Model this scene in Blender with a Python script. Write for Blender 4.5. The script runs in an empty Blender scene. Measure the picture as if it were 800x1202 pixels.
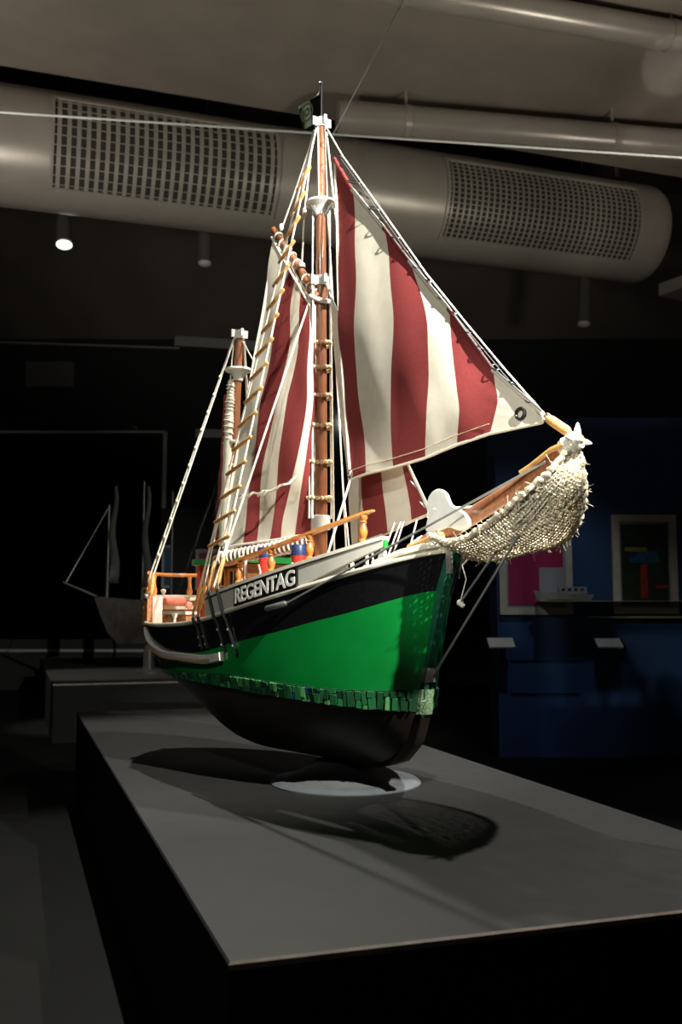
import bpy, bmesh, math, random
import numpy as np
from mathutils import Vector, Matrix

random.seed(7)
SC = bpy.context.scene
COL = SC.collection
PI = math.pi

# ------------------------------------------------------------------ camera
cam_d = bpy.data.cameras.new('camera')
cam = bpy.data.objects.new('camera', cam_d)
COL.objects.link(cam)
cam_d.sensor_fit = 'VERTICAL'
cam_d.sensor_height = 36.0
cam_d.sensor_width = 24.0
cam_d.lens = 1150.0 / 1202.0 * 36.0
cam.location = (0, 0, 1.07)
cam.rotation_euler = (PI / 2 + math.atan(114 / 1150), 0, 0)
cam_d.clip_start = 0.05
cam_d.dof.use_dof = True
cam_d.dof.focus_distance = 3.15
cam_d.dof.aperture_fstop = 4.0
SC.camera = cam

# ------------------------------------------------------------------ world, lights, exposure
SC.view_settings.view_transform = 'Standard'
SC.view_settings.look = 'None'
SC.view_settings.exposure = 0.2
SC.view_settings.gamma = 1.0
w = bpy.data.worlds.new('world')
SC.world = w
w.use_nodes = True
w.node_tree.nodes['Background'].inputs[0].default_value = (0.75, 0.8, 1.0, 1)
w.node_tree.nodes['Background'].inputs[1].default_value = 0.004

def spot(name, loc, target, power, angle, color=(1, 1, 1), radius=0.04, blend=0.35):
    d = bpy.data.lights.new(name, 'SPOT')
    d.energy = power
    d.color = color
    d.spot_size = math.radians(angle)
    d.spot_blend = blend
    d.shadow_soft_size = radius
    o = bpy.data.objects.new(name, d)
    COL.objects.link(o)
    o.location = loc
    o.rotation_euler = (Vector(target) - Vector(loc)).to_track_quat('-Z', 'Y').to_euler()
    return o

WARM = (1.0, 0.945, 0.87)
spot('spotlight_over_bow', (1.55, 2.98, 4.1), (0.1, 3.2, 1.0), 760, 62, WARM, 0.03)
spot('spotlight_back', (-0.95, 5.95, 5.1), (-0.3, 3.5, 0.8), 800, 58, WARM, 0.03)
spot('spotlight_front', (1.55, 1.05, 3.35), (0.0, 3.3, 2.1), 1320, 57, WARM, 0.03, 0.55)
spot('side_fill', (-1.3, 0.5, 3.6), (-0.25, 3.6, 1.85), 160, 34, WARM, 0.05)  # unseen fill added at front left to lift sails and stern
spot('net_fill', (-1.1, 0.15, 2.0), (0.40, 2.88, 1.40), 260, 20, WARM, 0.03, 0.8)  # added low fill, brightens the underside of the net
spot('uplight_right', (3.4, 5.2, 2.6), (1.6, 7.6, 5.8), 300, 100, (1.0, 0.86, 0.74), 0.25, 0.8)
spot('uplight_left', (-3.4, 5.0, 2.6), (-1.6, 7.8, 5.8), 260, 100, (1.0, 0.88, 0.78), 0.25, 0.8)
spot('poster_light', (1.5, 5.0, 4.0), (1.30, 7.2, 1.05), 80, 30, (0.9, 0.95, 1.0), 0.1, 0.9)
spot('plinth_light', (-4.6, 8.0, 4.5), (-2.3, 9.2, 0.47), 800, 24, WARM, 0.05, 0.6)

# ------------------------------------------------------------------ materials
def mat(name, col, rough=0.5, metal=0.0, noise=0.0, scale=30.0, bump=0.0, bscale=None, spec=0.5, coat=0.0, stretch=None, sheen=0.0):
    m = bpy.data.materials.new(name)
    m.use_nodes = True
    nt = m.node_tree
    b = nt.nodes['Principled BSDF']
    b.inputs['Base Color'].default_value = (*col, 1)
    b.inputs['Roughness'].default_value = rough
    b.inputs['Metallic'].default_value = metal
    b.inputs['Specular IOR Level'].default_value = spec
    b.inputs['Coat Weight'].default_value = coat
    b.inputs['Coat Roughness'].default_value = 0.08
    if sheen: b.inputs['Sheen Weight'].default_value = sheen
    tc = nt.nodes.new('ShaderNodeTexCoord')
    src = tc.outputs['Object']
    if stretch:
        mp = nt.nodes.new('ShaderNodeMapping')
        mp.inputs['Scale'].default_value = stretch
        nt.links.new(src, mp.inputs[0]); src = mp.outputs[0]
    if noise:
        n = nt.nodes.new('ShaderNodeTexNoise')
        n.inputs['Scale'].default_value = scale
        n.inputs['Detail'].default_value = 5
        nt.links.new(src, n.inputs['Vector'])
        r = nt.nodes.new('ShaderNodeValToRGB')
        r.color_ramp.elements[0].position = 0.3
        r.color_ramp.elements[1].position = 0.7
        r.color_ramp.elements[0].color = (*[c * (1 - noise) for c in col], 1)
        r.color_ramp.elements[1].color = (*[min(1, c * (1 + noise)) for c in col], 1)
        nt.links.new(n.outputs[0], r.inputs[0])
        nt.links.new(r.outputs[0], b.inputs['Base Color'])
    if bump:
        n2 = nt.nodes.new('ShaderNodeTexNoise')
        n2.inputs['Scale'].default_value = bscale or scale
        n2.inputs['Detail'].default_value = 4
        nt.links.new(src, n2.inputs['Vector'])
        bp = nt.nodes.new('ShaderNodeBump')
        bp.inputs['Strength'].default_value = bump
        bp.inputs['Distance'].default_value = 0.01
        nt.links.new(n2.outputs[0], bp.inputs['Height'])
        nt.links.new(bp.outputs[0], b.inputs['Normal'])
    return m

def emit(name, col, s):
    m = bpy.data.materials.new(name); m.use_nodes = True
    b = m.node_tree.nodes['Principled BSDF']
    b.inputs['Base Color'].default_value = (*col, 1)
    b.inputs['Emission Color'].default_value = (*col, 1)
    b.inputs['Emission Strength'].default_value = s
    return m

def glass_mat():
    m = bpy.data.materials.new('clear_glass'); m.use_nodes = True
    nt = m.node_tree; nt.nodes.clear()
    out = nt.nodes.new('ShaderNodeOutputMaterial')
    mix = nt.nodes.new('ShaderNodeMixShader')
    tr = nt.nodes.new('ShaderNodeBsdfTransparent')
    tr.inputs[0].default_value = (0.98, 0.99, 0.985, 1)
    gl = nt.nodes.new('ShaderNodeBsdfGlossy'); gl.inputs['Roughness'].default_value = 0.02
    lw = nt.nodes.new('ShaderNodeLayerWeight'); lw.inputs['Blend'].default_value = 0.5
    pw = nt.nodes.new('ShaderNodeMath'); pw.operation = 'POWER'; pw.inputs[1].default_value = 5.0
    ma = nt.nodes.new('ShaderNodeMath'); ma.operation = 'MULTIPLY_ADD'; ma.inputs[1].default_value = 0.6; ma.inputs[2].default_value = 0.025
    nt.links.new(lw.outputs['Facing'], pw.inputs[0]); nt.links.new(pw.outputs[0], ma.inputs[0])
    nt.links.new(ma.outputs[0], mix.inputs[0])
    nt.links.new(tr.outputs[0], mix.inputs[1]); nt.links.new(gl.outputs[0], mix.inputs[2])
    nt.links.new(mix.outputs[0], out.inputs[0])
    return m

M = dict(
    floor=mat('dark_floor', (0.0045, 0.0044, 0.0042), 0.6, noise=0.15, scale=6, spec=0.12),
    ceil=mat('brown_ceiling', (0.30, 0.26, 0.225), 0.8, noise=0.08, scale=3),
    recess=mat('dark_recess', (0.06, 0.055, 0.05), 0.9),
    wall=mat('black_wall', (0.010, 0.010, 0.011), 0.8, noise=0.2, scale=2),
    wall_up=mat('brown_upper_wall', (0.10, 0.085, 0.075), 0.9, noise=0.2, scale=1.2),
    blue=mat('blue_partition_paint', (0.007, 0.040, 0.135), 0.6, noise=0.12, scale=3),
    duct=mat('painted_duct_metal', (0.42, 0.385, 0.345), 0.36, 0.25, noise=0.06, scale=4),
    grille_shade=mat('grille_opening_shade', (0.03, 0.028, 0.025), 0.8),  # dark sheet behind the slats, colour stands in for shade in the openings
    pipe=mat('painted_pipe', (0.40, 0.36, 0.325), 0.32, 0.2, noise=0.06, scale=4),
    plinth=mat('charcoal_plinth', (0.023, 0.0224, 0.0222), 0.55, noise=0.10, scale=18, bump=0.06, bscale=220, spec=0.16),
    plinth_edge=mat('worn_plinth_edge', (0.16, 0.125, 0.10), 0.6, noise=0.3, scale=25),
    plinth_side=mat('black_plinth_side', (0.006, 0.0054, 0.005), 0.7, noise=0.2, scale=20, spec=0.12),
    glass=glass_mat(),
    glass_edge=mat('glass_edge', (0.70, 0.76, 0.74), 0.15, 0.0),
    stand=mat('grey_blue_stand', (0.12, 0.135, 0.148), 0.42, 0.0, noise=0.08, scale=40),
    stand_d=mat('dark_grey_stand', (0.12, 0.12, 0.125), 0.4, 0.0, noise=0.1, scale=40),
    hull_black=mat('gloss_black_paint', (0.006, 0.006, 0.007), 0.22, noise=0.2, scale=60, coat=0.25, bump=0.02, bscale=40),
    hull_green=mat('gloss_green_paint', (0.003, 0.215, 0.034), 0.27, noise=0.10, scale=9, coat=0.3, bump=0.02, bscale=30),
    stem_green=mat('dark_green_stem', (0.012, 0.085, 0.045), 0.28, noise=0.1, scale=20, coat=0.25),
    antifoul=mat('brown_black_antifouling', (0.018, 0.012, 0.009), 0.42, noise=0.35, scale=14, bump=0.05, bscale=60),
    band=mat('mosaic_bed', (0.01, 0.045, 0.02), 0.5, noise=0.4, scale=90),
    tile_a=mat('green_tile', (0.02, 0.15, 0.05), 0.25, noise=0.7, scale=160, coat=0.3),
    tile_b=mat('light_green_tile', (0.09, 0.30, 0.10), 0.25, noise=0.6, scale=200, coat=0.3),
    tile_c=mat('dark_green_tile', (0.012, 0.075, 0.03), 0.25, noise=0.5, scale=160, coat=0.3),
    tile_d=mat('blue_tile', (0.02, 0.07, 0.30), 0.25, noise=0.5, scale=160, coat=0.3),
    tile_e=mat('silver_green_foil', (0.40, 0.62, 0.34), 0.22, 0.5, noise=0.7, scale=220, bump=0.5, bscale=260),
    cream=mat('cream_paint', (0.74, 0.69, 0.56), 0.42, noise=0.07, scale=30),
    bulwark=mat('grey_cream_bulwark', (0.52, 0.50, 0.44), 0.5, noise=0.06, scale=25),
    white=mat('white_paint', (0.80, 0.80, 0.77), 0.42, noise=0.05, scale=30),
    strake=mat('grey_white_strake', (0.72, 0.70, 0.64), 0.45, noise=0.12, scale=40),
    strake_w=mat('worn_wood_strake', (0.45, 0.28, 0.17), 0.5, noise=0.25, scale=50),
    mast=mat('varnished_mast', (0.30, 0.115, 0.055), 0.32, noise=0.28, scale=22, stretch=(6, 6, 0.5), coat=0.35),
    orange=mat('orange_varnished_wood', (0.66, 0.24, 0.055), 0.32, noise=0.22, scale=40, coat=0.4),
    lightwood=mat('light_wood', (0.78, 0.42, 0.14), 0.45, noise=0.2, scale=60),
    brown=mat('brown_wood', (0.38, 0.15, 0.055), 0.42, noise=0.25, scale=26, stretch=(1, 1, 5), coat=0.2),
    deck=mat('pale_deck', (0.56, 0.43, 0.28), 0.5, noise=0.15, scale=30),
    red=mat('red_paint', (0.66, 0.045, 0.03), 0.35, noise=0.08, scale=20, coat=0.2),
    pink=mat('pink_cushion', (0.80, 0.22, 0.15), 0.6, noise=0.12, scale=30),
    palepink=mat('pale_pink_paint', (0.80, 0.50, 0.42), 0.5, noise=0.1, scale=30),
    blue_p=mat('blue_paint', (0.02, 0.045, 0.15), 0.4, noise=0.1, scale=30),
    roof=mat('green_roof_paint', (0.015, 0.27, 0.06), 0.35, noise=0.08, scale=20, coat=0.2),
    greenp=mat('bright_green_paint', (0.02, 0.36, 0.06), 0.4),
    sail_r=mat('red_sailcloth', (0.265, 0.047, 0.047), 0.9, noise=0.2, scale=300, bump=0.25, bscale=600, spec=0.15),
    sail_c=mat('cream_sailcloth', (0.76, 0.70, 0.58), 0.85, noise=0.05, scale=30, bump=0.2, bscale=500, spec=0.2),
    rope=mat('white_rope', (0.80, 0.76, 0.66), 0.75, noise=0.15, scale=250, bump=0.3, bscale=300),
    tan=mat('tan_rope', (0.70, 0.56, 0.38), 0.85, noise=0.25, scale=150, bump=0.3, bscale=300),
    net=mat('tan_net_cord', (0.86, 0.73, 0.54), 0.9, noise=0.25, scale=120),
    netrope=mat('frayed_net_rope', (0.80, 0.68, 0.50), 0.9, noise=0.3, scale=150, bump=0.5, bscale=250),
    wire=mat('grey_wire', (0.34, 0.35, 0.35), 0.4, 0.6),
    metal=mat('bright_metal', (0.66, 0.65, 0.62), 0.28, 0.85, noise=0.1, scale=60),
    darkmetal=mat('dark_metal', (0.05, 0.05, 0.055), 0.3, 0.7),
    bead=mat('cream_bead', (0.82, 0.66, 0.42), 0.4, noise=0.1, scale=60),
    flag=mat('dark_green_flag', (0.06, 0.08, 0.05), 0.85, noise=0.15, scale=100),
    flag2=mat('green_flag_emblem', (0.10, 0.135, 0.085), 0.85, noise=0.15, scale=100),
    blackp=mat('black_paint', (0.008, 0.008, 0.008), 0.35),
    letter=mat('grey_white_letters', (0.76, 0.74, 0.68), 0.5, noise=0.1, scale=80),
    pane=mat('dark_window_pane', (0.03, 0.03, 0.035), 0.12, coat=0.3),
    frame=mat('pale_picture_frame', (0.46, 0.43, 0.38), 0.5, noise=0.08, scale=20),
    matb=mat('picture_mat', (0.26, 0.26, 0.30), 0.7),
    label=mat('pale_label_plate', (0.50, 0.50, 0.48), 0.6),
    ledge=mat('pale_ledge', (0.50, 0.46, 0.34), 0.5),
    sign=mat('grey_sign', (0.11, 0.105, 0.10), 0.7),
    strip=mat('grey_strip', (0.34, 0.34, 0.34), 0.4, 0.2),
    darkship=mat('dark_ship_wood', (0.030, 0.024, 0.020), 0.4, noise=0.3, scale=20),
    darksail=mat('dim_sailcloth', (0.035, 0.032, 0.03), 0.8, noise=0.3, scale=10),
    lampbody=mat('dark_lamp_body', (0.10, 0.095, 0.09), 0.5),
    lens=emit('lamp_lens', (1.0, 0.97, 0.90), 2.2),
    dimlens=mat('unlit_lens', (0.5, 0.48, 0.45), 0.25),
)

def art_mat(name, stops, scale, distort, seed):
    m = bpy.data.materials.new(name); m.use_nodes = True
    nt = m.node_tree; b = nt.nodes['Principled BSDF']
    b.inputs['Roughness'].default_value = 0.45
    tc = nt.nodes.new('ShaderNodeTexCoord')
    mp = nt.nodes.new('ShaderNodeMapping')
    mp.inputs['Location'].default_value = (seed, seed * 0.7, seed * 0.3)
    mp.inputs['Scale'].default_value = scale
    n = nt.nodes.new('ShaderNodeTexNoise'); n.inputs['Scale'].default_value = 1.0
    n.inputs['Detail'].default_value = 3; n.inputs['Distortion'].default_value = distort
    r = nt.nodes.new('ShaderNodeValToRGB')
    e = r.color_ramp.elements
    e[0].position, e[0].color = stops[0][0], (*stops[0][1], 1)
    e[1].position, e[1].color = stops[-1][0], (*stops[-1][1], 1)
    for p, c in stops[1:-1]:
        k = e.new(p); k.color = (*c, 1)
    nt.links.new(tc.outputs['Object'], mp.inputs[0]); nt.links.new(mp.outputs[0], n.inputs['Vector'])
    nt.links.new(n.outputs[0], r.inputs[0]); nt.links.new(r.outputs[0], b.inputs['Base Color'])
    return m

# ------------------------------------------------------------------ mesh builder
class MB:
    def __init__(self):
        self.v = []; self.f = []; self.m = []; self.mi = 0
    def add(self, vs, fs):
        o = len(self.v)
        self.v += [tuple(map(float, p)) for p in vs]
        self.f += [tuple(i + o for i in q) for q in fs]
        self.m += [self.mi] * len(fs)
        return self
    def box(self, c, s, rot=None):
        vs = []
        for dx in (-.5, .5):
            for dy in (-.5, .5):
                for dz in (-.5, .5):
                    p = Vector((dx * s[0], dy * s[1], dz * s[2]))
                    if rot is not None: p = rot @ p
                    vs.append(p + Vector(c))
        return self.add(vs, [(0, 1, 3, 2), (4, 6, 7, 5), (0, 4, 5, 1), (2, 3, 7, 6), (0, 2, 6, 4), (1, 5, 7, 3)])
    def prism(self, poly, off):
        n = len(poly); off = Vector(off)
        vs = [Vector(p) for p in poly] + [Vector(p) + off for p in poly]
        fs = [tuple(range(n))[::-1], tuple(range(n, 2 * n))] + [(i, (i + 1) % n, n + (i + 1) % n, n + i) for i in range(n)]
        return self.add(vs, fs)
    def tube(self, pts, r, n=8, caps=True, closed=False):
        pts = [Vector(p) for p in pts]; k = len(pts)
        rs = r if hasattr(r, '__len__') else [r] * k
        up = None; vs = []
        for i, p in enumerate(pts):
            if closed: d = pts[(i + 1) % k] - pts[i - 1]
            else: d = pts[min(i + 1, k - 1)] - pts[max(i - 1, 0)]
            if d.length < 1e-9: d = Vector((0, 0, 1))
            d.normalize()
            if up is None:
                up = d.orthogonal().normalized()
            else:
                up = (up - d * up.dot(d))
                up = up.normalized() if up.length > 1e-6 else d.orthogonal().normalized()
            q = d.cross(up)
            for j in range(n):
                a = 2 * PI * j / n
                vs.append(p + (up * math.cos(a) + q * math.sin(a)) * rs[i])
        fs = []
        for i in range(k if closed else k - 1):
            for j in range(n):
                a = i * n + j; b = i * n + (j + 1) % n
                i2 = (i + 1) % k
                fs.append((a, b, i2 * n + (j + 1) % n, i2 * n + j))
        if caps and not closed:
            fs.append(tuple(range(n))[::-1]); fs.append(tuple(range((k - 1) * n, k * n)))
        return self.add(vs, fs)
    def lathe(self, prof, base, axis=(0, 0, 1), n=16):
        # prof: list of (radius, distance along axis)
        ax = Vector(axis).normalized(); u = ax.orthogonal().normalized(); q = ax.cross(u); base = Vector(base)
        vs = []
        for r, h in prof:
            for j in range(n):
                a = 2 * PI * j / n
                vs.append(base + ax * h + (u * math.cos(a) + q * math.sin(a)) * r)
        fs = []
        for i in range(len(prof) - 1):
            for j in range(n):
                fs.append((i * n + j, i * n + (j + 1) % n, (i + 1) * n + (j + 1) % n, (i + 1) * n + j))
        fs.append(tuple(range(n))[::-1]); fs.append(tuple(range((len(prof) - 1) * n, len(prof) * n)))
        return self.add(vs, fs)
    def torus(self, c, axis, R_, r, n=14, k=6):
        ax = Vector(axis).normalized(); u = ax.orthogonal().normalized(); q = ax.cross(u); c = Vector(c)
        return self.tube([c + (u * math.cos(2 * PI * i / n) + q * math.sin(2 * PI * i / n)) * R_ for i in range(n)], r, k, closed=True)
    def ball(self, c, r, n=10, m=6, sc=(1, 1, 1)):
        vs = []; c = Vector(c)
        for i in range(m + 1):
            t = PI * i / m
            for j in range(n):
                a = 2 * PI * j / n
                rr = max(math.sin(t), 0.02)
                vs.append(c + Vector((rr * math.cos(a) * sc[0], rr * math.sin(a) * sc[1], math.cos(t) * sc[2])) * r)
        fs = [(i * n + j, (i + 1) * n + j, (i + 1) * n + (j + 1) % n, i * n + (j + 1) % n) for i in range(m) for j in range(n)]
        fs.append(tuple(range(n))); fs.append(tuple(range(m * n, (m + 1) * n))[::-1])
        return self.add(vs, fs)
    def grid(self, rows):
        a = len(rows); b = len(rows[0])
        return self.add([p for r in rows for p in r], [(i * b + j, i * b + j + 1, (i + 1) * b + j + 1, (i + 1) * b + j) for i in range(a - 1) for j in range(b - 1)])
    def build(self, name, mats, parent=None, smooth=True, kind=None, angle=40, recalc=True):
        me = bpy.data.meshes.new(name)
        me.from_pydata(self.v, [], self.f)
        for m_ in (mats if isinstance(mats, (list, tuple)) else [mats]): me.materials.append(m_)
        me.polygons.foreach_set('material_index', self.m)
        if recalc:
            bm = bmesh.new(); bm.from_mesh(me); bmesh.ops.recalc_face_normals(bm, faces=bm.faces); bm.to_mesh(me); bm.free()
        if smooth:
            me.polygons.foreach_set('use_smooth', [True] * len(me.polygons))
            me.set_sharp_from_angle(angle=math.radians(angle))
        me.update()
        o = bpy.data.objects.new(name, me); COL.objects.link(o)
        if parent is not None: o.parent = parent
        if kind: o['kind'] = kind
        return o

def empty(name, loc, rz, label, cat, group=None):
    o = bpy.data.objects.new(name, None); COL.objects.link(o)
    o.location = loc; o.rotation_euler = (0, 0, rz); o.empty_display_size = 0.1
    o['label'] = label; o['category'] = cat
    if group: o['group'] = group
    return o
def tag(o, label, cat, group=None):
    o['label'] = label; o['category'] = cat
    if group: o['group'] = group
    return o
def piece(name, src, parent, matrix):
    o = bpy.data.objects.new(name, src); COL.objects.link(o); o.parent = parent
    o.matrix_local = matrix
    return o
def sag(a, b, d, n=12):
    a = Vector(a); b = Vector(b)
    return [a.lerp(b, i / n) - Vector((0, 0, 4 * d * (i / n) * (1 - i / n))) for i in range(n + 1)]
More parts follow.
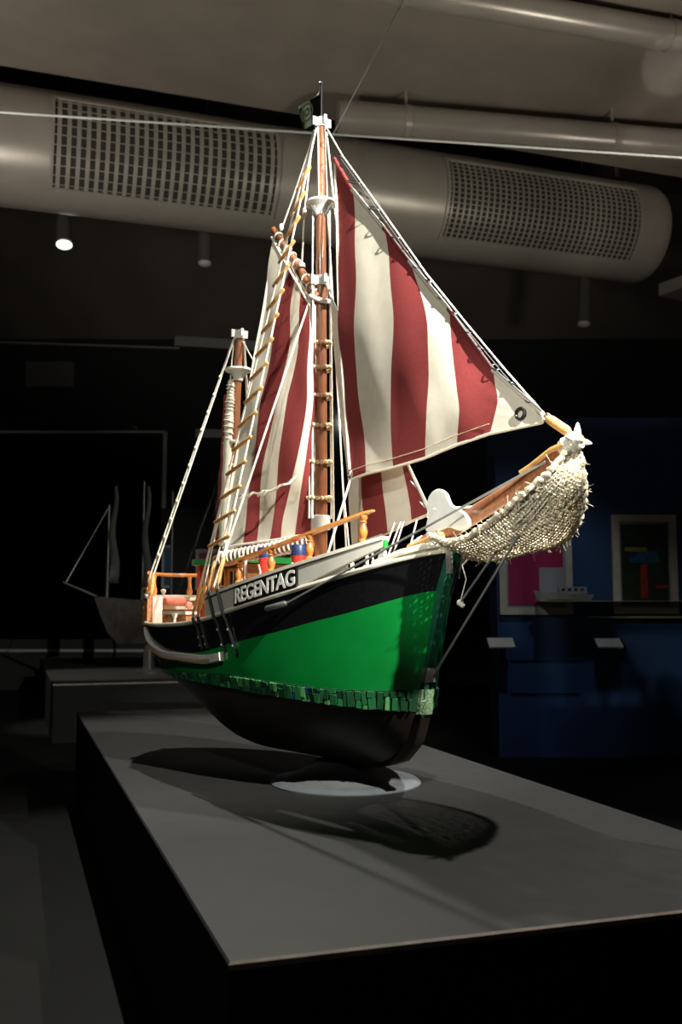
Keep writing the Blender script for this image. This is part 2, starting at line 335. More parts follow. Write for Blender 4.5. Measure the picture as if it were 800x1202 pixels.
# measured points of the ship model in ship coordinates: s aft of the stem, v to starboard, w above the plinth
PTS = {
 'jib0': [(0.637,0.0,2.268),(0.622,0.007,2.157),(0.607,0.014,2.048),(0.595,0.021,1.942),(0.584,0.027,1.837),(0.573,0.032,1.733),(0.562,0.036,1.631),(0.548,0.039,1.53),(0.535,0.042,1.431),(0.522,0.043,1.333),(0.51,0.044,1.236),(0.498,0.045,1.14),(0.486,0.045,1.046)],
 'jib1': [(0.528,0.0,2.11),(0.51,0.01,2.013),(0.493,0.019,1.918),(0.478,0.028,1.825),(0.465,0.035,1.733),(0.457,0.041,1.645),(0.456,0.046,1.56),(0.454,0.048,1.475),(0.443,0.049,1.389),(0.431,0.049,1.305),(0.42,0.047,1.221),(0.41,0.044,1.139),(0.401,0.041,1.057)],
 'jib2': [(0.349,0.0,1.909),(0.325,0.011,1.829),(0.301,0.021,1.75),(0.279,0.03,1.673),(0.261,0.038,1.598),(0.251,0.044,1.527),(0.246,0.048,1.458),(0.249,0.05,1.391),(0.256,0.05,1.325),(0.264,0.049,1.26),(0.268,0.046,1.195),(0.267,0.041,1.128),(0.266,0.037,1.063)],
 'jib3': [(0.216,0.0,1.752),(0.182,0.01,1.686),(0.15,0.019,1.622),(0.119,0.027,1.559),(0.095,0.034,1.5),(0.086,0.039,1.443),(0.081,0.043,1.388),(0.079,0.044,1.334),(0.081,0.044,1.281),(0.085,0.043,1.228),(0.091,0.04,1.177),(0.103,0.036,1.126),(0.116,0.032,1.076)],
 'jib4': [(0.029,0.0,1.542),(0.019,0.006,1.502),(0.01,0.012,1.462),(0.001,0.018,1.423),(-0.008,0.023,1.385),(-0.019,0.027,1.346),(-0.03,0.029,1.309),(-0.04,0.031,1.272),(-0.049,0.031,1.235),(-0.052,0.031,1.2),(-0.045,0.03,1.167),(-0.035,0.028,1.134),(-0.026,0.026,1.101)],
 'jib5': [(-0.16,0.0,1.307),(-0.165,0.002,1.29),(-0.17,0.004,1.273),(-0.175,0.006,1.256),(-0.181,0.007,1.239),(-0.185,0.009,1.222),(-0.186,0.011,1.206),(-0.182,0.012,1.191),(-0.178,0.014,1.176),(-0.173,0.015,1.161),(-0.169,0.016,1.146),(-0.164,0.017,1.132),(-0.16,0.018,1.117)],
 'jib6': [(-0.349,0.0,1.145),(-0.349,0.0,1.143),(-0.348,0.0,1.141),(-0.348,0.0,1.139),(-0.348,0.0,1.137),(-0.348,0.0,1.136),(-0.348,0.0,1.134),(-0.347,0.0,1.132),(-0.347,0.0,1.13),(-0.346,0.0,1.129),(-0.346,0.0,1.127),(-0.345,0.0,1.125),(-0.345,0.0,1.124)],
 'stay0': [(0.658,-0.0,1.734),(0.656,-0.006,1.657),(0.654,-0.011,1.58),(0.65,-0.016,1.503),(0.643,-0.02,1.426),(0.635,-0.023,1.349),(0.625,-0.025,1.272),(0.612,-0.027,1.196),(0.596,-0.027,1.119),(0.583,-0.026,1.044),(0.574,-0.024,0.969),(0.565,-0.022,0.895),(0.556,-0.02,0.822)],
 'stay1': [(0.569,-0.0,1.595),(0.576,-0.013,1.534),(0.581,-0.025,1.473),(0.585,-0.035,1.411),(0.585,-0.044,1.349),(0.581,-0.049,1.285),(0.574,-0.052,1.221),(0.562,-0.052,1.156),(0.547,-0.049,1.092),(0.53,-0.043,1.027),(0.511,-0.035,0.963),(0.49,-0.025,0.9),(0.468,-0.015,0.838)],
 'stay2': [(0.442,-0.0,1.395),(0.449,-0.013,1.353),(0.456,-0.025,1.311),(0.461,-0.036,1.267),(0.462,-0.045,1.223),(0.459,-0.05,1.178),(0.451,-0.053,1.133),(0.438,-0.052,1.086),(0.423,-0.048,1.04),(0.407,-0.041,0.994),(0.388,-0.032,0.947),(0.368,-0.021,0.902),(0.346,-0.01,0.856)],
 'stay3': [(0.283,-0.0,1.148),(0.285,-0.006,1.127),(0.286,-0.012,1.106),(0.286,-0.017,1.085),(0.285,-0.021,1.063),(0.282,-0.024,1.041),(0.278,-0.025,1.019),(0.272,-0.025,0.997),(0.265,-0.023,0.975),(0.256,-0.02,0.952),(0.245,-0.016,0.93),(0.234,-0.01,0.907),(0.223,-0.005,0.885)],
 'stay4': [(0.134,-0.0,0.919),(0.134,-0.0,0.917),(0.134,-0.0,0.916),(0.134,-0.0,0.914),(0.134,-0.0,0.913),(0.134,-0.0,0.911),(0.134,-0.0,0.909),(0.134,-0.0,0.908),(0.134,-0.0,0.906),(0.134,-0.0,0.905),(0.134,-0.0,0.903),(0.134,-0.0,0.901),(0.134,-0.0,0.9)],
 'main0': [(1.008,0.03,2.067),(1.016,0.041,1.959),(1.027,0.052,1.852),(1.042,0.062,1.748),(1.061,0.073,1.644),(1.076,0.084,1.54),(1.09,0.095,1.436),(1.104,0.106,1.332),(1.121,0.117,1.229),(1.141,0.128,1.127),(1.155,0.138,1.024),(1.16,0.149,0.92),(1.146,0.16,0.815)],
 'main1': [(0.879,0.03,1.928),(0.916,0.044,1.845),(0.937,0.057,1.754),(0.948,0.069,1.66),(0.959,0.081,1.566),(0.969,0.092,1.472),(0.977,0.102,1.378),(0.984,0.11,1.284),(0.995,0.117,1.192),(1.015,0.124,1.101),(1.032,0.129,1.01),(1.04,0.134,0.917),(1.047,0.138,0.824)],
 'main2': [(0.844,0.03,1.874),(0.851,0.045,1.784),(0.844,0.06,1.69),(0.836,0.073,1.597),(0.843,0.085,1.509),(0.858,0.095,1.424),(0.877,0.104,1.339),(0.899,0.11,1.256),(0.922,0.114,1.172),(0.945,0.116,1.088),(0.965,0.117,1.002),(0.975,0.117,0.916),(0.984,0.117,0.829)],
 'main3': [(0.797,0.03,1.814),(0.796,0.044,1.727),(0.789,0.058,1.639),(0.783,0.071,1.552),(0.792,0.082,1.471),(0.811,0.091,1.393),(0.82,0.098,1.312),(0.827,0.102,1.23),(0.839,0.104,1.15),(0.857,0.103,1.071),(0.878,0.102,0.992),(0.904,0.099,0.913),(0.934,0.095,0.833)],
 'main4': [(0.758,0.03,1.767),(0.738,0.041,1.68),(0.726,0.052,1.596),(0.721,0.062,1.514),(0.717,0.071,1.434),(0.715,0.077,1.354),(0.718,0.082,1.277),(0.728,0.085,1.201),(0.752,0.085,1.129),(0.793,0.084,1.059),(0.836,0.081,0.989),(0.867,0.078,0.915),(0.879,0.073,0.838)],
 'main5': [(0.741,0.03,1.747),(0.726,0.036,1.664),(0.713,0.042,1.584),(0.708,0.048,1.505),(0.705,0.052,1.428),(0.705,0.056,1.353),(0.71,0.058,1.278),(0.717,0.06,1.205),(0.731,0.06,1.132),(0.755,0.059,1.061),(0.783,0.057,0.991),(0.806,0.054,0.919),(0.821,0.052,0.845)],
 'main6': [(0.724,0.03,1.723),(0.724,0.03,1.648),(0.724,0.03,1.574),(0.723,0.03,1.5),(0.723,0.03,1.427),(0.724,0.03,1.354),(0.725,0.03,1.281),(0.726,0.03,1.209),(0.727,0.03,1.137),(0.729,0.03,1.065),(0.731,0.03,0.993),(0.734,0.03,0.922),(0.736,0.03,0.851)],
 'gaff': [(1.018,0.02,2.111),(0.853,0.02,1.922),(0.716,0.02,1.755)],
 'boom': [(1.154,0.17,0.795),(0.926,0.1,0.82),(0.726,0.03,0.847)],
 'netA': [(0.024,0.1,0.823),(-0.025,0.1,0.805),(-0.095,0.1,0.795),(-0.152,0.1,0.81),(-0.221,0.1,0.838),(-0.295,0.112,0.867),(-0.343,0.108,0.896),(-0.386,0.096,0.928),(-0.42,0.076,0.959),(-0.444,0.048,0.998),(-0.45,0.012,1.035)],
 'netC': [(0.131,-0.1,0.806),(0.12,-0.134,0.776),(0.097,-0.165,0.762),(0.025,-0.189,0.757),(-0.041,-0.205,0.771),(-0.115,-0.21,0.784),(-0.202,-0.205,0.792),(-0.271,-0.189,0.811),(-0.328,-0.165,0.846),(-0.394,-0.112,0.899),(-0.45,-0.049,0.949),(-0.461,-0.02,1.023)],
 'plate': [(0.084,0.06,0.842),(0.071,0.06,0.892),(0.075,0.06,0.934),(0.055,0.06,0.959),(0.024,0.06,0.967),(-0.007,0.06,0.951),(-0.029,0.06,0.915),(-0.073,0.06,0.893),(-0.101,0.06,0.868),(-0.104,0.06,0.845),(-0.072,0.06,0.832),(-0.016,0.06,0.846),(0.033,0.06,0.839)],
 'sprit_tip': (-0.467,0.0,1.055),
 'sprit_mid': (-0.223,0.0,0.939),
 'sprit_heel': (0.135,0.0,0.81),
 'L1a': (0.485,0.288,0.619),
 'L1b': (-0.372,0.02,1.007),
 'tb_a': (0.576,0.312,0.603),
 'brk': (0.165,0.0,0.394),
 'L2b': (-0.452,0.0,1.043),
 'L3a': (0.047,-0.05,0.621),
 'flagtip': (0.725,0.0,2.611),
 'fl1': (0.737,0.0,2.589),
 'fl2': (0.869,0.0,2.57),
 'fl3': (0.833,0.0,2.46),
 'fl4': (0.731,0.0,2.48),
 'masttop': (0.725,0.0,2.461),
 'xtree': (0.724,0.0,2.126),
 'band2': (0.723,0.0,1.827),
 'mastfoot': (0.719,0.0,0.786),
 'collar': (0.72,0.0,0.92),
 'miztop': (1.315,0.0,1.774),
 'mizx': (1.319,0.0,1.594),
 'mizfoot': (1.4,0.0,0.814),
 'shL': (1.019,0.345,0.578),
 'shR': (0.865,0.345,0.678),
 'mzshroud': (1.585,0.26,0.696),
 'halyard1': (0.974,0.02,2.097),
 'turnb_a': (-0.361,0.0,1.136),
 'turnb_b': (-0.444,0.0,1.078),
 'strake_t': [(1.516,0.3,0.479),(1.476,0.3,0.456),(1.385,0.3,0.438)],
 'staywire': [(0.714,0.0,2.449),(0.59,0.0,2.266),(0.367,0.0,1.986),(0.136,0.0,1.691),(-0.054,0.0,1.473),(-0.198,0.0,1.312),(-0.358,0.0,1.141)],
 'hoops': [1.587,1.493,1.387,1.275,1.138,1.005],
 'rail': [(0.825,0.335,0.75),(0.611,0.315,0.791),(0.442,0.275,0.832),(0.3,0.225,0.871),(0.204,0.17,0.905)],
 'chain': [(1.019,0.352,0.578,0.964,0.352,0.456),(0.981,0.352,0.585,0.927,0.352,0.461),(0.908,0.352,0.67,0.812,0.352,0.45),(0.847,0.352,0.681,0.748,0.352,0.446)],
 'rungs': [225,252,282,307,337,366,393,423,453,481,510,540,569,600,632,662],
 'mizfurl': [(1.317,0.03,1.56),(1.328,0.03,1.435),(1.344,0.03,1.221),(1.361,0.03,1.043),(1.385,0.03,0.866)],
 'backstay': [(0.739,0.02,1.81),(0.928,0.33,0.676)],
 'reef': [(1.013,0.165,1.027),(0.917,0.16,1.028),(0.827,0.15,1.03),(0.749,0.12,1.052),(0.742,0.08,1.08)],
 'hal': [(0.747,0.02,2.399),(0.879,0.02,2.215),(0.968,0.02,2.099)],
 'hal2': [(0.758,0.02,2.369),(0.808,0.02,2.115),(0.824,0.02,1.911)],
 'sheet': [(0.481,0.045,1.045),(0.408,0.2,0.775)],
 'strakeb': [(1.578,0.27,0.466),(1.324,0.33,0.425),(0.948,0.35,0.418),(0.824,0.345,0.44)],
 'bobc': [(0.031,-0.04,0.745),(0.009,-0.04,0.692),(0.036,-0.04,0.624)],
}
# ------------------------------------------------------------------ room
A_ = Vector((-0.315, 0.949, 0)); B_ = Vector((0.949, 0.315, 0)); RB = math.atan2(0.315, 0.949)

def structure(o):
    o['kind'] = 'structure'; return o
def under(o, e):
    o.parent = e; o.matrix_parent_inverse = (Matrix.Translation(e.location) @ e.rotation_euler.to_matrix().to_4x4()).inverted(); return o

structure(MB().box((0, 5.5, -0.1), (19, 19, 0.2)).build('floor', M['floor'], smooth=False))
structure(MB().box((0, 14.2, 2.5), (19, 0.4, 5.0)).build('wall_back', M['wall'], smooth=False))
structure(MB().box((0, 14.2, 6.1), (19, 0.4, 2.2)).build('wall_back_upper', M['wall_up'], smooth=False)).name = 'wall_upper'
structure(MB().box((-9.2, 5.5, 3.6), (0.4, 18.0, 7.2)).build('wall_left', M['wall'], smooth=False))
structure(MB().box((9.2, 5.5, 3.6), (0.4, 18.0, 7.2)).build('wall_right', M['wall'], smooth=False))
structure(MB().box((0, -3.7, 3.6), (18.0, 0.4, 7.2)).build('wall_front', M['wall'], smooth=False))
# front ceiling: ends in an edge that runs across the hall, with a dark recess beyond
e0 = Vector((-2.98, 8.14, 5.80))
pl = [e0 - B_ * 6.6, e0 + B_ * 13.5, e0 + B_ * 13.5 - A_ * 7.5, Vector((9.0, -3.5, 5.8)), Vector((-9.0, -3.5, 5.8)), e0 - B_ * 6.6 - A_ * 1.0]
structure(MB().prism(pl, (0, 0, 0.5)).build('ceiling', M['ceil'], smooth=False))
structure(MB().box((0, 9.5, 7.3), (19, 10.0, 0.2)).build('ceiling_recess', M['recess'], smooth=False)).name = 'ceiling.001'

# pipes under the ceiling
def pipe_run(name, p, p2, t0, t1, r, label):
    p = Vector(p); B_ = (Vector(p2) - p).normalized(); a = p + B_ * t0; b = p + B_ * t1
    root = empty(name, a, 0, label, 'pipe', None)
    m = MB(); m.tube([a, a + B_ * 0.02, b - B_ * 0.02, b], [r * .9, r, r, r * .9], 24)
    under(m.build('pipe_tube', M['pipe']), root)
    for k in range(4):
        c = a.lerp(b, (k + .3) / 4)
        under(MB().tube([c, c + B_ * .06], r * 1.06, 24).build('clamp', M['pipe']), root)
        under(MB().tube([c + B_ * .03 + Vector((0, 0, r)), c + B_ * .03 + Vector((0, 0, r + (5.80 - r - c.z) + (.0 if c.z + r < 5.8 else 0) + .02))], .014, 8).build('hanger', M['pipe']), root)
    return root
pipe_run('ceiling_pipe', (0.0, 8.461, 5.5), (3.265, 9.014, 5.5), -.03, 8.0, 0.145, 'thick pale brown round pipe along the edge of the ceiling above the grey duct')
pipe_run('ceiling_pipe', (0.503, 6.817, 5.62), (2.726, 7.424, 5.62), -3.0, 6.0, 0.115, 'thinner pale brown pipe nearest the camera at the top right corner of the ceiling')

# the big air duct with two grilles
DR = 0.535
d0 = Vector((-1.895, 8.9, 5.25)) - B_ * 3.6
duct = empty('air_duct', d0, RB, 'big round grey beige air duct with two grilles running across the hall under the ceiling', 'duct')
def dp(x, th, r):    # duct-local: x along, th from the camera-facing side upwards
    return Vector((x, -r * math.cos(th), r * math.sin(th)))
DL = 9.20
MB().lathe([(DR * .98, 0), (DR, .03), (DR, DL - .13), (DR * .985, DL - .07), (DR * .94, DL - .02), (DR * .85, DL), (DR * .83, DL - .05)], (0, 0, 0), (1, 0, 0), 64).build('duct_body', M['duct'], duct)
for xx in (1.9, 5.6):
    MB().tube([(xx, 0, 0), (xx + .04, 0, 0)], DR + .006, 64).build('joint_ring', M['duct'], duct)
def arc_bar(mb, x0, x1, t0, t1, r0, r1, n=10):
    rows = []
    for i in range(n + 1):
        t = t0 + (t1 - t0) * i / n
        rows.append([dp(x0, t, r0), dp(x0, t, r1), dp(x1, t, r1), dp(x1, t, r0), dp(x0, t, r0)])
    mb.grid(rows)
    mb.add(rows[0][:4], [(0, 1, 2, 3)]); mb.add(rows[-1][:4], [(3, 2, 1, 0)])
T0, T1 = math.radians(-58), math.radians(33)
def grille(xa, xb, nc, nl, wc, wl):
    g = MB(); arc_bar(g, xa, xb, T0, T1, DR - .02, DR + .004, 20)
    go = g.build('grille', M['grille_shade'], duct)
    fr = MB()
    arc_bar(fr, xa - .03, xa, T0, T1, DR - .01, DR + .022, 20); arc_bar(fr, xb, xb + .03, T0, T1, DR - .01, DR + .022, 20)
    for t in (T0, T1): arc_bar(fr, xa - .03, xb + .03, t - .03, t + .03, DR - .01, DR + .022, 2)
    fr.build('grille_frame', M['duct'], go)
    src = MB(); arc_bar(src, 0, wc, T0, T1, DR - .01, DR + .012, 10); so = src.build('slat', M['duct'], go)
    step = (xb - xa) / nc
    so.location = (xa + step * .5 - wc / 2, 0, 0)
    for i in range(1, nc):
        piece('slat', so.data, go, Matrix.Translation((xa + step * (i + .5) - wc / 2, 0, 0)))
    s2 = MB(); arc_bar(s2, xa, xb, -wl / 2, wl / 2, DR - .01, DR + .010, 1); t0_ = T0 + (T1 - T0) / nl * .5
    s2o = s2.build('crossbar', M['duct'], go); s2o.matrix_local = Matrix.Rotation(-t0_, 4, 'X')
    for i in range(1, nl):
        piece('crossbar', s2o.data, go, Matrix.Rotation(-(T0 + (T1 - T0) / nl * (i + .5)), 4, 'X'))
grille(2.80, 4.79, 24, 10, 0.036, 0.014)
grille(6.56, 8.76, 34, 17, 0.020, 0.016)
for k, xx in enumerate((0.9, 5.9, 8.9)):
    MB().box((xx, 0.1, DR + .45), (.05, .05, .95)).build('duct_hanger', M['recess'], duct, smooth=False)

# track spotlights behind / below the duct
def spotlight(top, bot, r, lens, label):
    top = Vector(top); bot = Vector(bot); d = (bot - top).normalized()
    e = empty('track_spotlight', top, 0, label, 'spotlight', None)
    m = MB(); m.lathe([(r * .5, 0), (r * .85, .02), (r * .9, (bot - top).length * .6), (r, (bot - top).length - .01), (r * 1.02, (bot - top).length)], top, d, 20)
    under(m.build('lamp_body', M['lampbody']), e)
    under(MB().ball(bot, r * .93, 18, 10, (1, 1, .55)).build('lens', lens), e)
    under(MB().tube([top + Vector((0, 0.02, -.02)), Vector((top.x, top.y + .02, 7.19))], .012, 8).build('stem', M['lampbody']), e)
spotlight((-2.855, 9.75, 5.08), (-2.80, 9.6, 4.74), .085, M['lens'], 'lit spotlight with a bright round lens hanging under the left end of the duct')
spotlight((-1.42, 9.9, 5.02), (-1.405, 9.8, 4.62), .075, M['dimlens'], 'dim unlit spotlight hanging under the left duct grille')
spotlight((2.90, 11.3, 5.02), (2.83, 11.15, 4.38), .085, M['dimlens'], 'dim slanted spotlight hanging under the right duct grille')
tag(MB().box((4.75, 11.25, 4.70), (2.3, .5, .14), Matrix.Rotation(math.radians(30), 3, 'Z')).build('support_beam', M['duct'], smooth=False), 'beige bracket beam on the wall beside the right end of the duct', 'beam')

# ------------------------------------------------------------------ display plinths
def display_plinth(corner, W, L, label):
    e = empty('display_plinth', (corner[0], corner[1], 0), RB, label, 'plinth')
    H = 0.47
    MB().box((W / 2, L / 2, (H - .014) / 2), (W - .006, L - .006, H - .014)).build('plinth_body', M['plinth_side'], e, smooth=False)
    c = .004
    m = MB()
    lo = [(0, 0, H - .014), (W, 0, H - .014), (W, L, H - .014), (0, L, H - .014)]
    mi = [(x, y, H - c) for x, y, z in lo]
    hi = [(c, c, H), (W - c, c, H), (W - c, L - c, H), (c, L - c, H)]
    m.add(lo + mi + hi, [])
    m.mi = 0; m.f += [(8, 9, 10, 11), (3, 2, 1, 0)]; m.m += [0, 0]
    for k in range(4):
        j = (k + 1) % 4
        m.f += [(k, j, 4 + j, 4 + k), (4 + k, 4 + j, 8 + j, 8 + k)]; m.m += [2 if k else 1, 1 if k == 0 else 0]
    m.build('top_panel', [M['plinth'], M['plinth_edge'], M['plinth_side']], e, smooth=False)
    return e
display_plinth((-0.192, 1.738), 1.38, 4.30, 'long charcoal display plinth carrying the green sailing ship model')
display_plinth((-2.316, 7.977), 1.38, 4.30, 'second dark plinth in the background at left under the dark ship model')

# ------------------------------------------------------------------ glass case around the ship
gc = empty('glass_case', (-0.3, 3.6, 0), 0, 'tall clear glass showcase with thin bright edges around the ship plinth', 'showcase')
bl = Vector((-2.90, 5.94, 0)); br = Vector((3.10, 6.77, 0)); GH = 4.262
ax = (br - bl).normalized(); ay = Vector((-ax.y, ax.x, 0))
fl = bl - ay * 5.0; frr = br - ay * 5.0
T = .012
def pane(p, q, z0, z1, name='pane'):
    d = (q - p).normalized(); n = Vector((-d.y, d.x, 0)) * T
    m = MB(); m.prism([p + Vector((0, 0, z0)), q + Vector((0, 0, z0)), q + Vector((0, 0, z1)), p + Vector((0, 0, z1))], n)
    return under(m.build(name, M['glass'], smooth=False), gc)
pane(bl, br, 0, GH - .02); pane(fl, frr, 0, GH - .02)
pane(fl + ay * .02, bl - ay * .02, 0, GH - .02); pane(frr + ay * .02, br - ay * .02, 0, GH - .02)
sp0 = Vector((-0.05, 6.33, GH)); sd = Vector((.386, -1.48, 0)).normalized()
s_at = (sp0 - bl).dot(ax); sdx = sd.dot(ax) / -sd.dot(ay)
def top_pane(x0a, x1a, x0b, x1b):
    m = MB(); m.prism([bl + ax * x0a + Vector((0, 0, GH)), bl + ax * x1a + Vector((0, 0, GH)), bl + ax * x1b - ay * 5.0 + Vector((0, 0, GH)), bl + ax * x0b - ay * 5.0 + Vector((0, 0, GH))], (0, 0, T))
    under(m.build('top_pane', M['glass'], smooth=False), gc)
Wd = (br - bl).length; sf = s_at + sdx * 5.0
top_pane(0, s_at - .008, 0, sf - .008); top_pane(s_at + .008, Wd, sf + .008, Wd)
def edge(p, q, r, name='glass_edge'):
    under(MB().tube([p, q], r, 6).build(name, M['glass_edge']), gc)
Z = Vector((0, 0, GH))
edge(bl + Z, br + Z, .008); edge(bl + ax * s_at + Z + Vector((0, 0, .006)), bl + ax * sf - ay * 5.0 + Z + Vector((0, 0, .006)), .0035, 'pane_seam')

# ------------------------------------------------------------------ right background: blue partition with two framed prints
structure(MB().box((4.2, 7.45, 1.25), (6.1, .4, 2.5)).build('wall_partition', M['blue'], smooth=False)).name = 'wall_blue'
for (x0, x1, z0, z1) in ((1.24, 1.74, .70, .84), (1.24, 1.74, .46, .66)):
    structure(MB().box(((x0 + x1) / 2, 7.245, (z0 + z1) / 2), (x1 - x0, .02, z1 - z0)).build('trim_panel', M['blue'], smooth=False)).name = 'trim_1' if z0 > .6 else 'trim_2'
def poster(x0, x1, z0, z1, y, bands, label, fw=.05, name='framed_print', rest_m=None, back=.03):
    e = empty(name, ((x0 + x1) / 2, y, z0), 0, label, 'picture')
    W = x1 - x0; H = z1 - z0
    f = MB()
    for (cx, cz, sx, sz) in ((0, fw / 2, W, fw), (0, H - fw / 2, W, fw), (-W / 2 + fw / 2, H / 2, fw, H - 2 * fw), (W / 2 - fw / 2, H / 2, fw, H - 2 * fw)):
        f.box((cx, 0, cz), (sx, .03, sz))
    f.build('frame', M['frame'], e, smooth=False)
    MB().box((0, .008, H / 2), (W - fw, .012, H - fw)).build('mat_board', M['matb'], e, smooth=False)
    iw = W - 2 * fw - .03; ih = H - 2 * fw - .04
    p = MB(); mats = []
    b0 = H / 2 - ih / 2
    for k, (t0, t1, u0, u1, mm) in enumerate(bands):
        p.mi = k; mats.append(mm)
        p.box((-iw / 2 + iw * (u0 + u1) / 2, -.0015 - .0006 * k, b0 + ih * (t0 + t1) / 2), (iw * (u1 - u0), .006, ih * (t1 - t0)))
    p.build('print', mats, e, smooth=False)
    return e
art_a = art_mat('crimson_print', [(.3, (.20, .01, .05)), (.5, (.34, .015, .09)), (.7, (.26, .02, .12))], (4, 4, 4), .6, 1)
art_b = art_mat('teal_red_print', [(.35, (.05, .22, .16)), (.5, (.35, .03, .05)), (.65, (.06, .20, .18))], (14, 5, 9), .5, 3)
art_c = art_mat('dark_forest_print', [(.3, (.004, .012, .006)), (.5, (.01, .03, .014)), (.62, (.03, .05, .02)), (.75, (.02, .02, .06))], (9, 9, 5), 1.2, 5)
art_d = art_mat('blue_patch_print', [(.3, (.004, .03, .12)), (.5, (.01, .10, .20)), (.7, (.02, .03, .10))], (10, 10, 10), 1.0, 7)
art_e = art_mat('red_patch_print', [(.3, (.22, .01, .015)), (.6, (.35, .03, .03)), (.75, (.10, .01, .03))], (10, 10, 8), .5, 9)
art_f = art_mat('yellow_patch_print', [(.3, (.22, .16, .01)), (.7, (.30, .24, .03))], (10, 10, 8), .5, 2)
art_g = art_mat('violet_picture_print', [(.3, (.10, .12, .40)), (.5, (.35, .30, .48)), (.6, (.05, .10, .32)), (.75, (.45, .12, .20))], (9, 9, 9), 1.5, 4)
art_h = art_mat('pink_grey_print', [(.3, (.18, .15, .16)), (.5, (.28, .20, .21)), (.62, (.22, .11, .12)), (.75, (.10, .10, .13))], (7, 7, 6), 1.0, 6)
poster(1.165, 1.70, 1.03, 1.72, 7.225, [(0, 1, 0, 1, art_a), (.78, 1, 0, 1, art_b), (0, .5, .56, 1, M['matb'])], 'framed crimson abstract print on the blue partition behind the net')
poster(2.00, 2.475, 1.035, 1.765, 7.225, [(0, 1, 0, 1, art_c), (.52, .66, .18, .80, art_d), (.08, .5, .40, .55, art_e), (.66, .71, .08, .55, art_f), (.20, .24, .72, 1.0, art_e)], 'framed dark green abstract print with a blue and red middle at far right')
def plate(x0, x1, label):
    e = empty('label_plate', ((x0 + x1) / 2, 7.25, .80), 0, label, 'label')
    MB().box((0, -.16, .028), (x1 - x0, .13, .012), Matrix.Rotation(math.radians(28), 3, 'X')).build('plate', M['label'], e, smooth=False)
    MB().box((.04, -.08, .01), (.05, .16, .015)).build('bracket', M['darkmetal'], e, smooth=False)
plate(1.055, 1.24, 'small pale label plate on the blue partition below the crimson print')
plate(1.83, 2.01, 'small pale label plate on the blue partition below the dark green print')
def ledge(x0, x1, z, d, h, label):
    tag(MB().box(((x0 + x1) / 2, 7.25 - d / 2, z), (x1 - x0, d, h)).build('wall_ledge', M['ledge'], smooth=False), label, 'ledge')
ledge(1.82, 3.2, 1.012, .10, .012, 'pale narrow ledge under the dark green framed print')
ledge(1.42, 3.2, 1.127, .30, .004, 'very thin pale strip standing in for a reflected line in front of the prints')  # added strip: a waterline reflection in the glass, built solid
# a white boat's reflection in the glass, built as a solid pale shape
e = empty('boat_reflection', (1.60, 7.06, 1.129), 0, 'small pale boat shape standing in for a boat reflection before the crimson print', 'boat')
m = MB(); rows = []
for i in range(13):
    t = i / 12; x = -.22 + .44 * t; hw = .045 * (1 - abs(2 * t - 1) ** 2.5) + .002; top = .045 + .03 * (1 - t) ** 2
    rows.append([Vector((x, -hw, top)), Vector((x * .9, -hw * .6, .012)), Vector((x * .85, 0, 0)), Vector((x * .9, hw * .6, .012)), Vector((x, hw, top)), Vector((x, 0, top - .004)), Vector((x, -hw, top))])
m.grid(rows); m.build('hull', M['strip'], e)
MB().box((.06, 0, .075), (.20, .05, .05)).build('cabin', M['strip'], e, smooth=False)
for k in range(4):
    MB().box((-.01 + .045 * k, -.026, .08), (.022, .004, .018)).build('porthole', M['pane'], e, smooth=False)

# background behind the stern: a dark partition with more prints
structure(MB().box((-0.55, 13.1, 1.2), (3.64, .4, 2.4)).build('wall_partition', M['wall'], smooth=False)).name = 'wall_dark'
def bposter(x0, x1, z0, z1, bands, label, fw):
    k = 12.875 / 9.725
    return poster(x0 * k, x1 * k, 1.07 + (z0 - 1.07) * k, 1.07 + (z1 - 1.07) * k, 12.875, bands, label, fw * k)
bposter(-1.44, -1.18, 1.26, 1.66, [(0, .62, 0, 1, M['frame']), (.62, 1, 0, 1, art_a)], 'pale framed print with a crimson top seen behind the stern rail', .02)
bposter(-.90, -.22, 1.22, 1.78, [(0, 1, 0, 1, art_g)], 'blue and violet framed print seen behind the deckhouse and the red posts', .02)
bposter(-1.775, -1.67, 1.28, 1.70, [(0, 1, 0, 1, art_d)], 'dark blue framed print seen behind the mizzen shroud', .012)
bposter(.30, .86, 1.24, 1.72, [(0, 1, 0, 1, art_h)], 'pink and grey framed print seen between the bow rail and the staysail', .015)

# left background: wall sign, strips, dark case
tag(MB().box((-4.23, 13.98, 4.47), (.70, .04, .37)).build('wall_sign', M['sign'], smooth=False), 'blank grey rectangular sign high on the black wall at left', 'sign')
def strip(p, q, h, label, name='wall_strip'):
    p = Vector(p); q = Vector(q); c = (p + q) / 2; d = q - p
    tag(MB().box(c, (d.length, .05, h), Matrix.Rotation(-math.atan2(d.z, d.x), 3, 'Y')).build(name, M['strip'], smooth=False), label, 'rail')
strip((-4.98, 13.97, 4.94), (-2.35, 13.97, 4.85), .025, 'thin pale rail on the black wall above the grey sign')
strip((-2.42, 13.97, 4.96), (-1.10, 13.97, 4.88), .14, 'wide grey rail on the black wall behind the mizzen mast top')
strip((-2.10, 13.97, 3.60), (-1.52, 13.97, 3.58), .12, 'short grey strip on the black wall beside the mizzen mast')
dc = empty('dark_showcase', (-3.7, 12.9, 0), 0, 'dark glass fronted wall showcase with thin pale edges behind the dark ship model', 'showcase')
MB().box((0, .45, 1.65), (2.6, .3, 3.3)).build('case_body', M['wall'], dc, smooth=False)
MB().box((0, .28, 2.05), (2.5, .012, 2.75)).build('case_pane', M['glass'], dc, smooth=False)
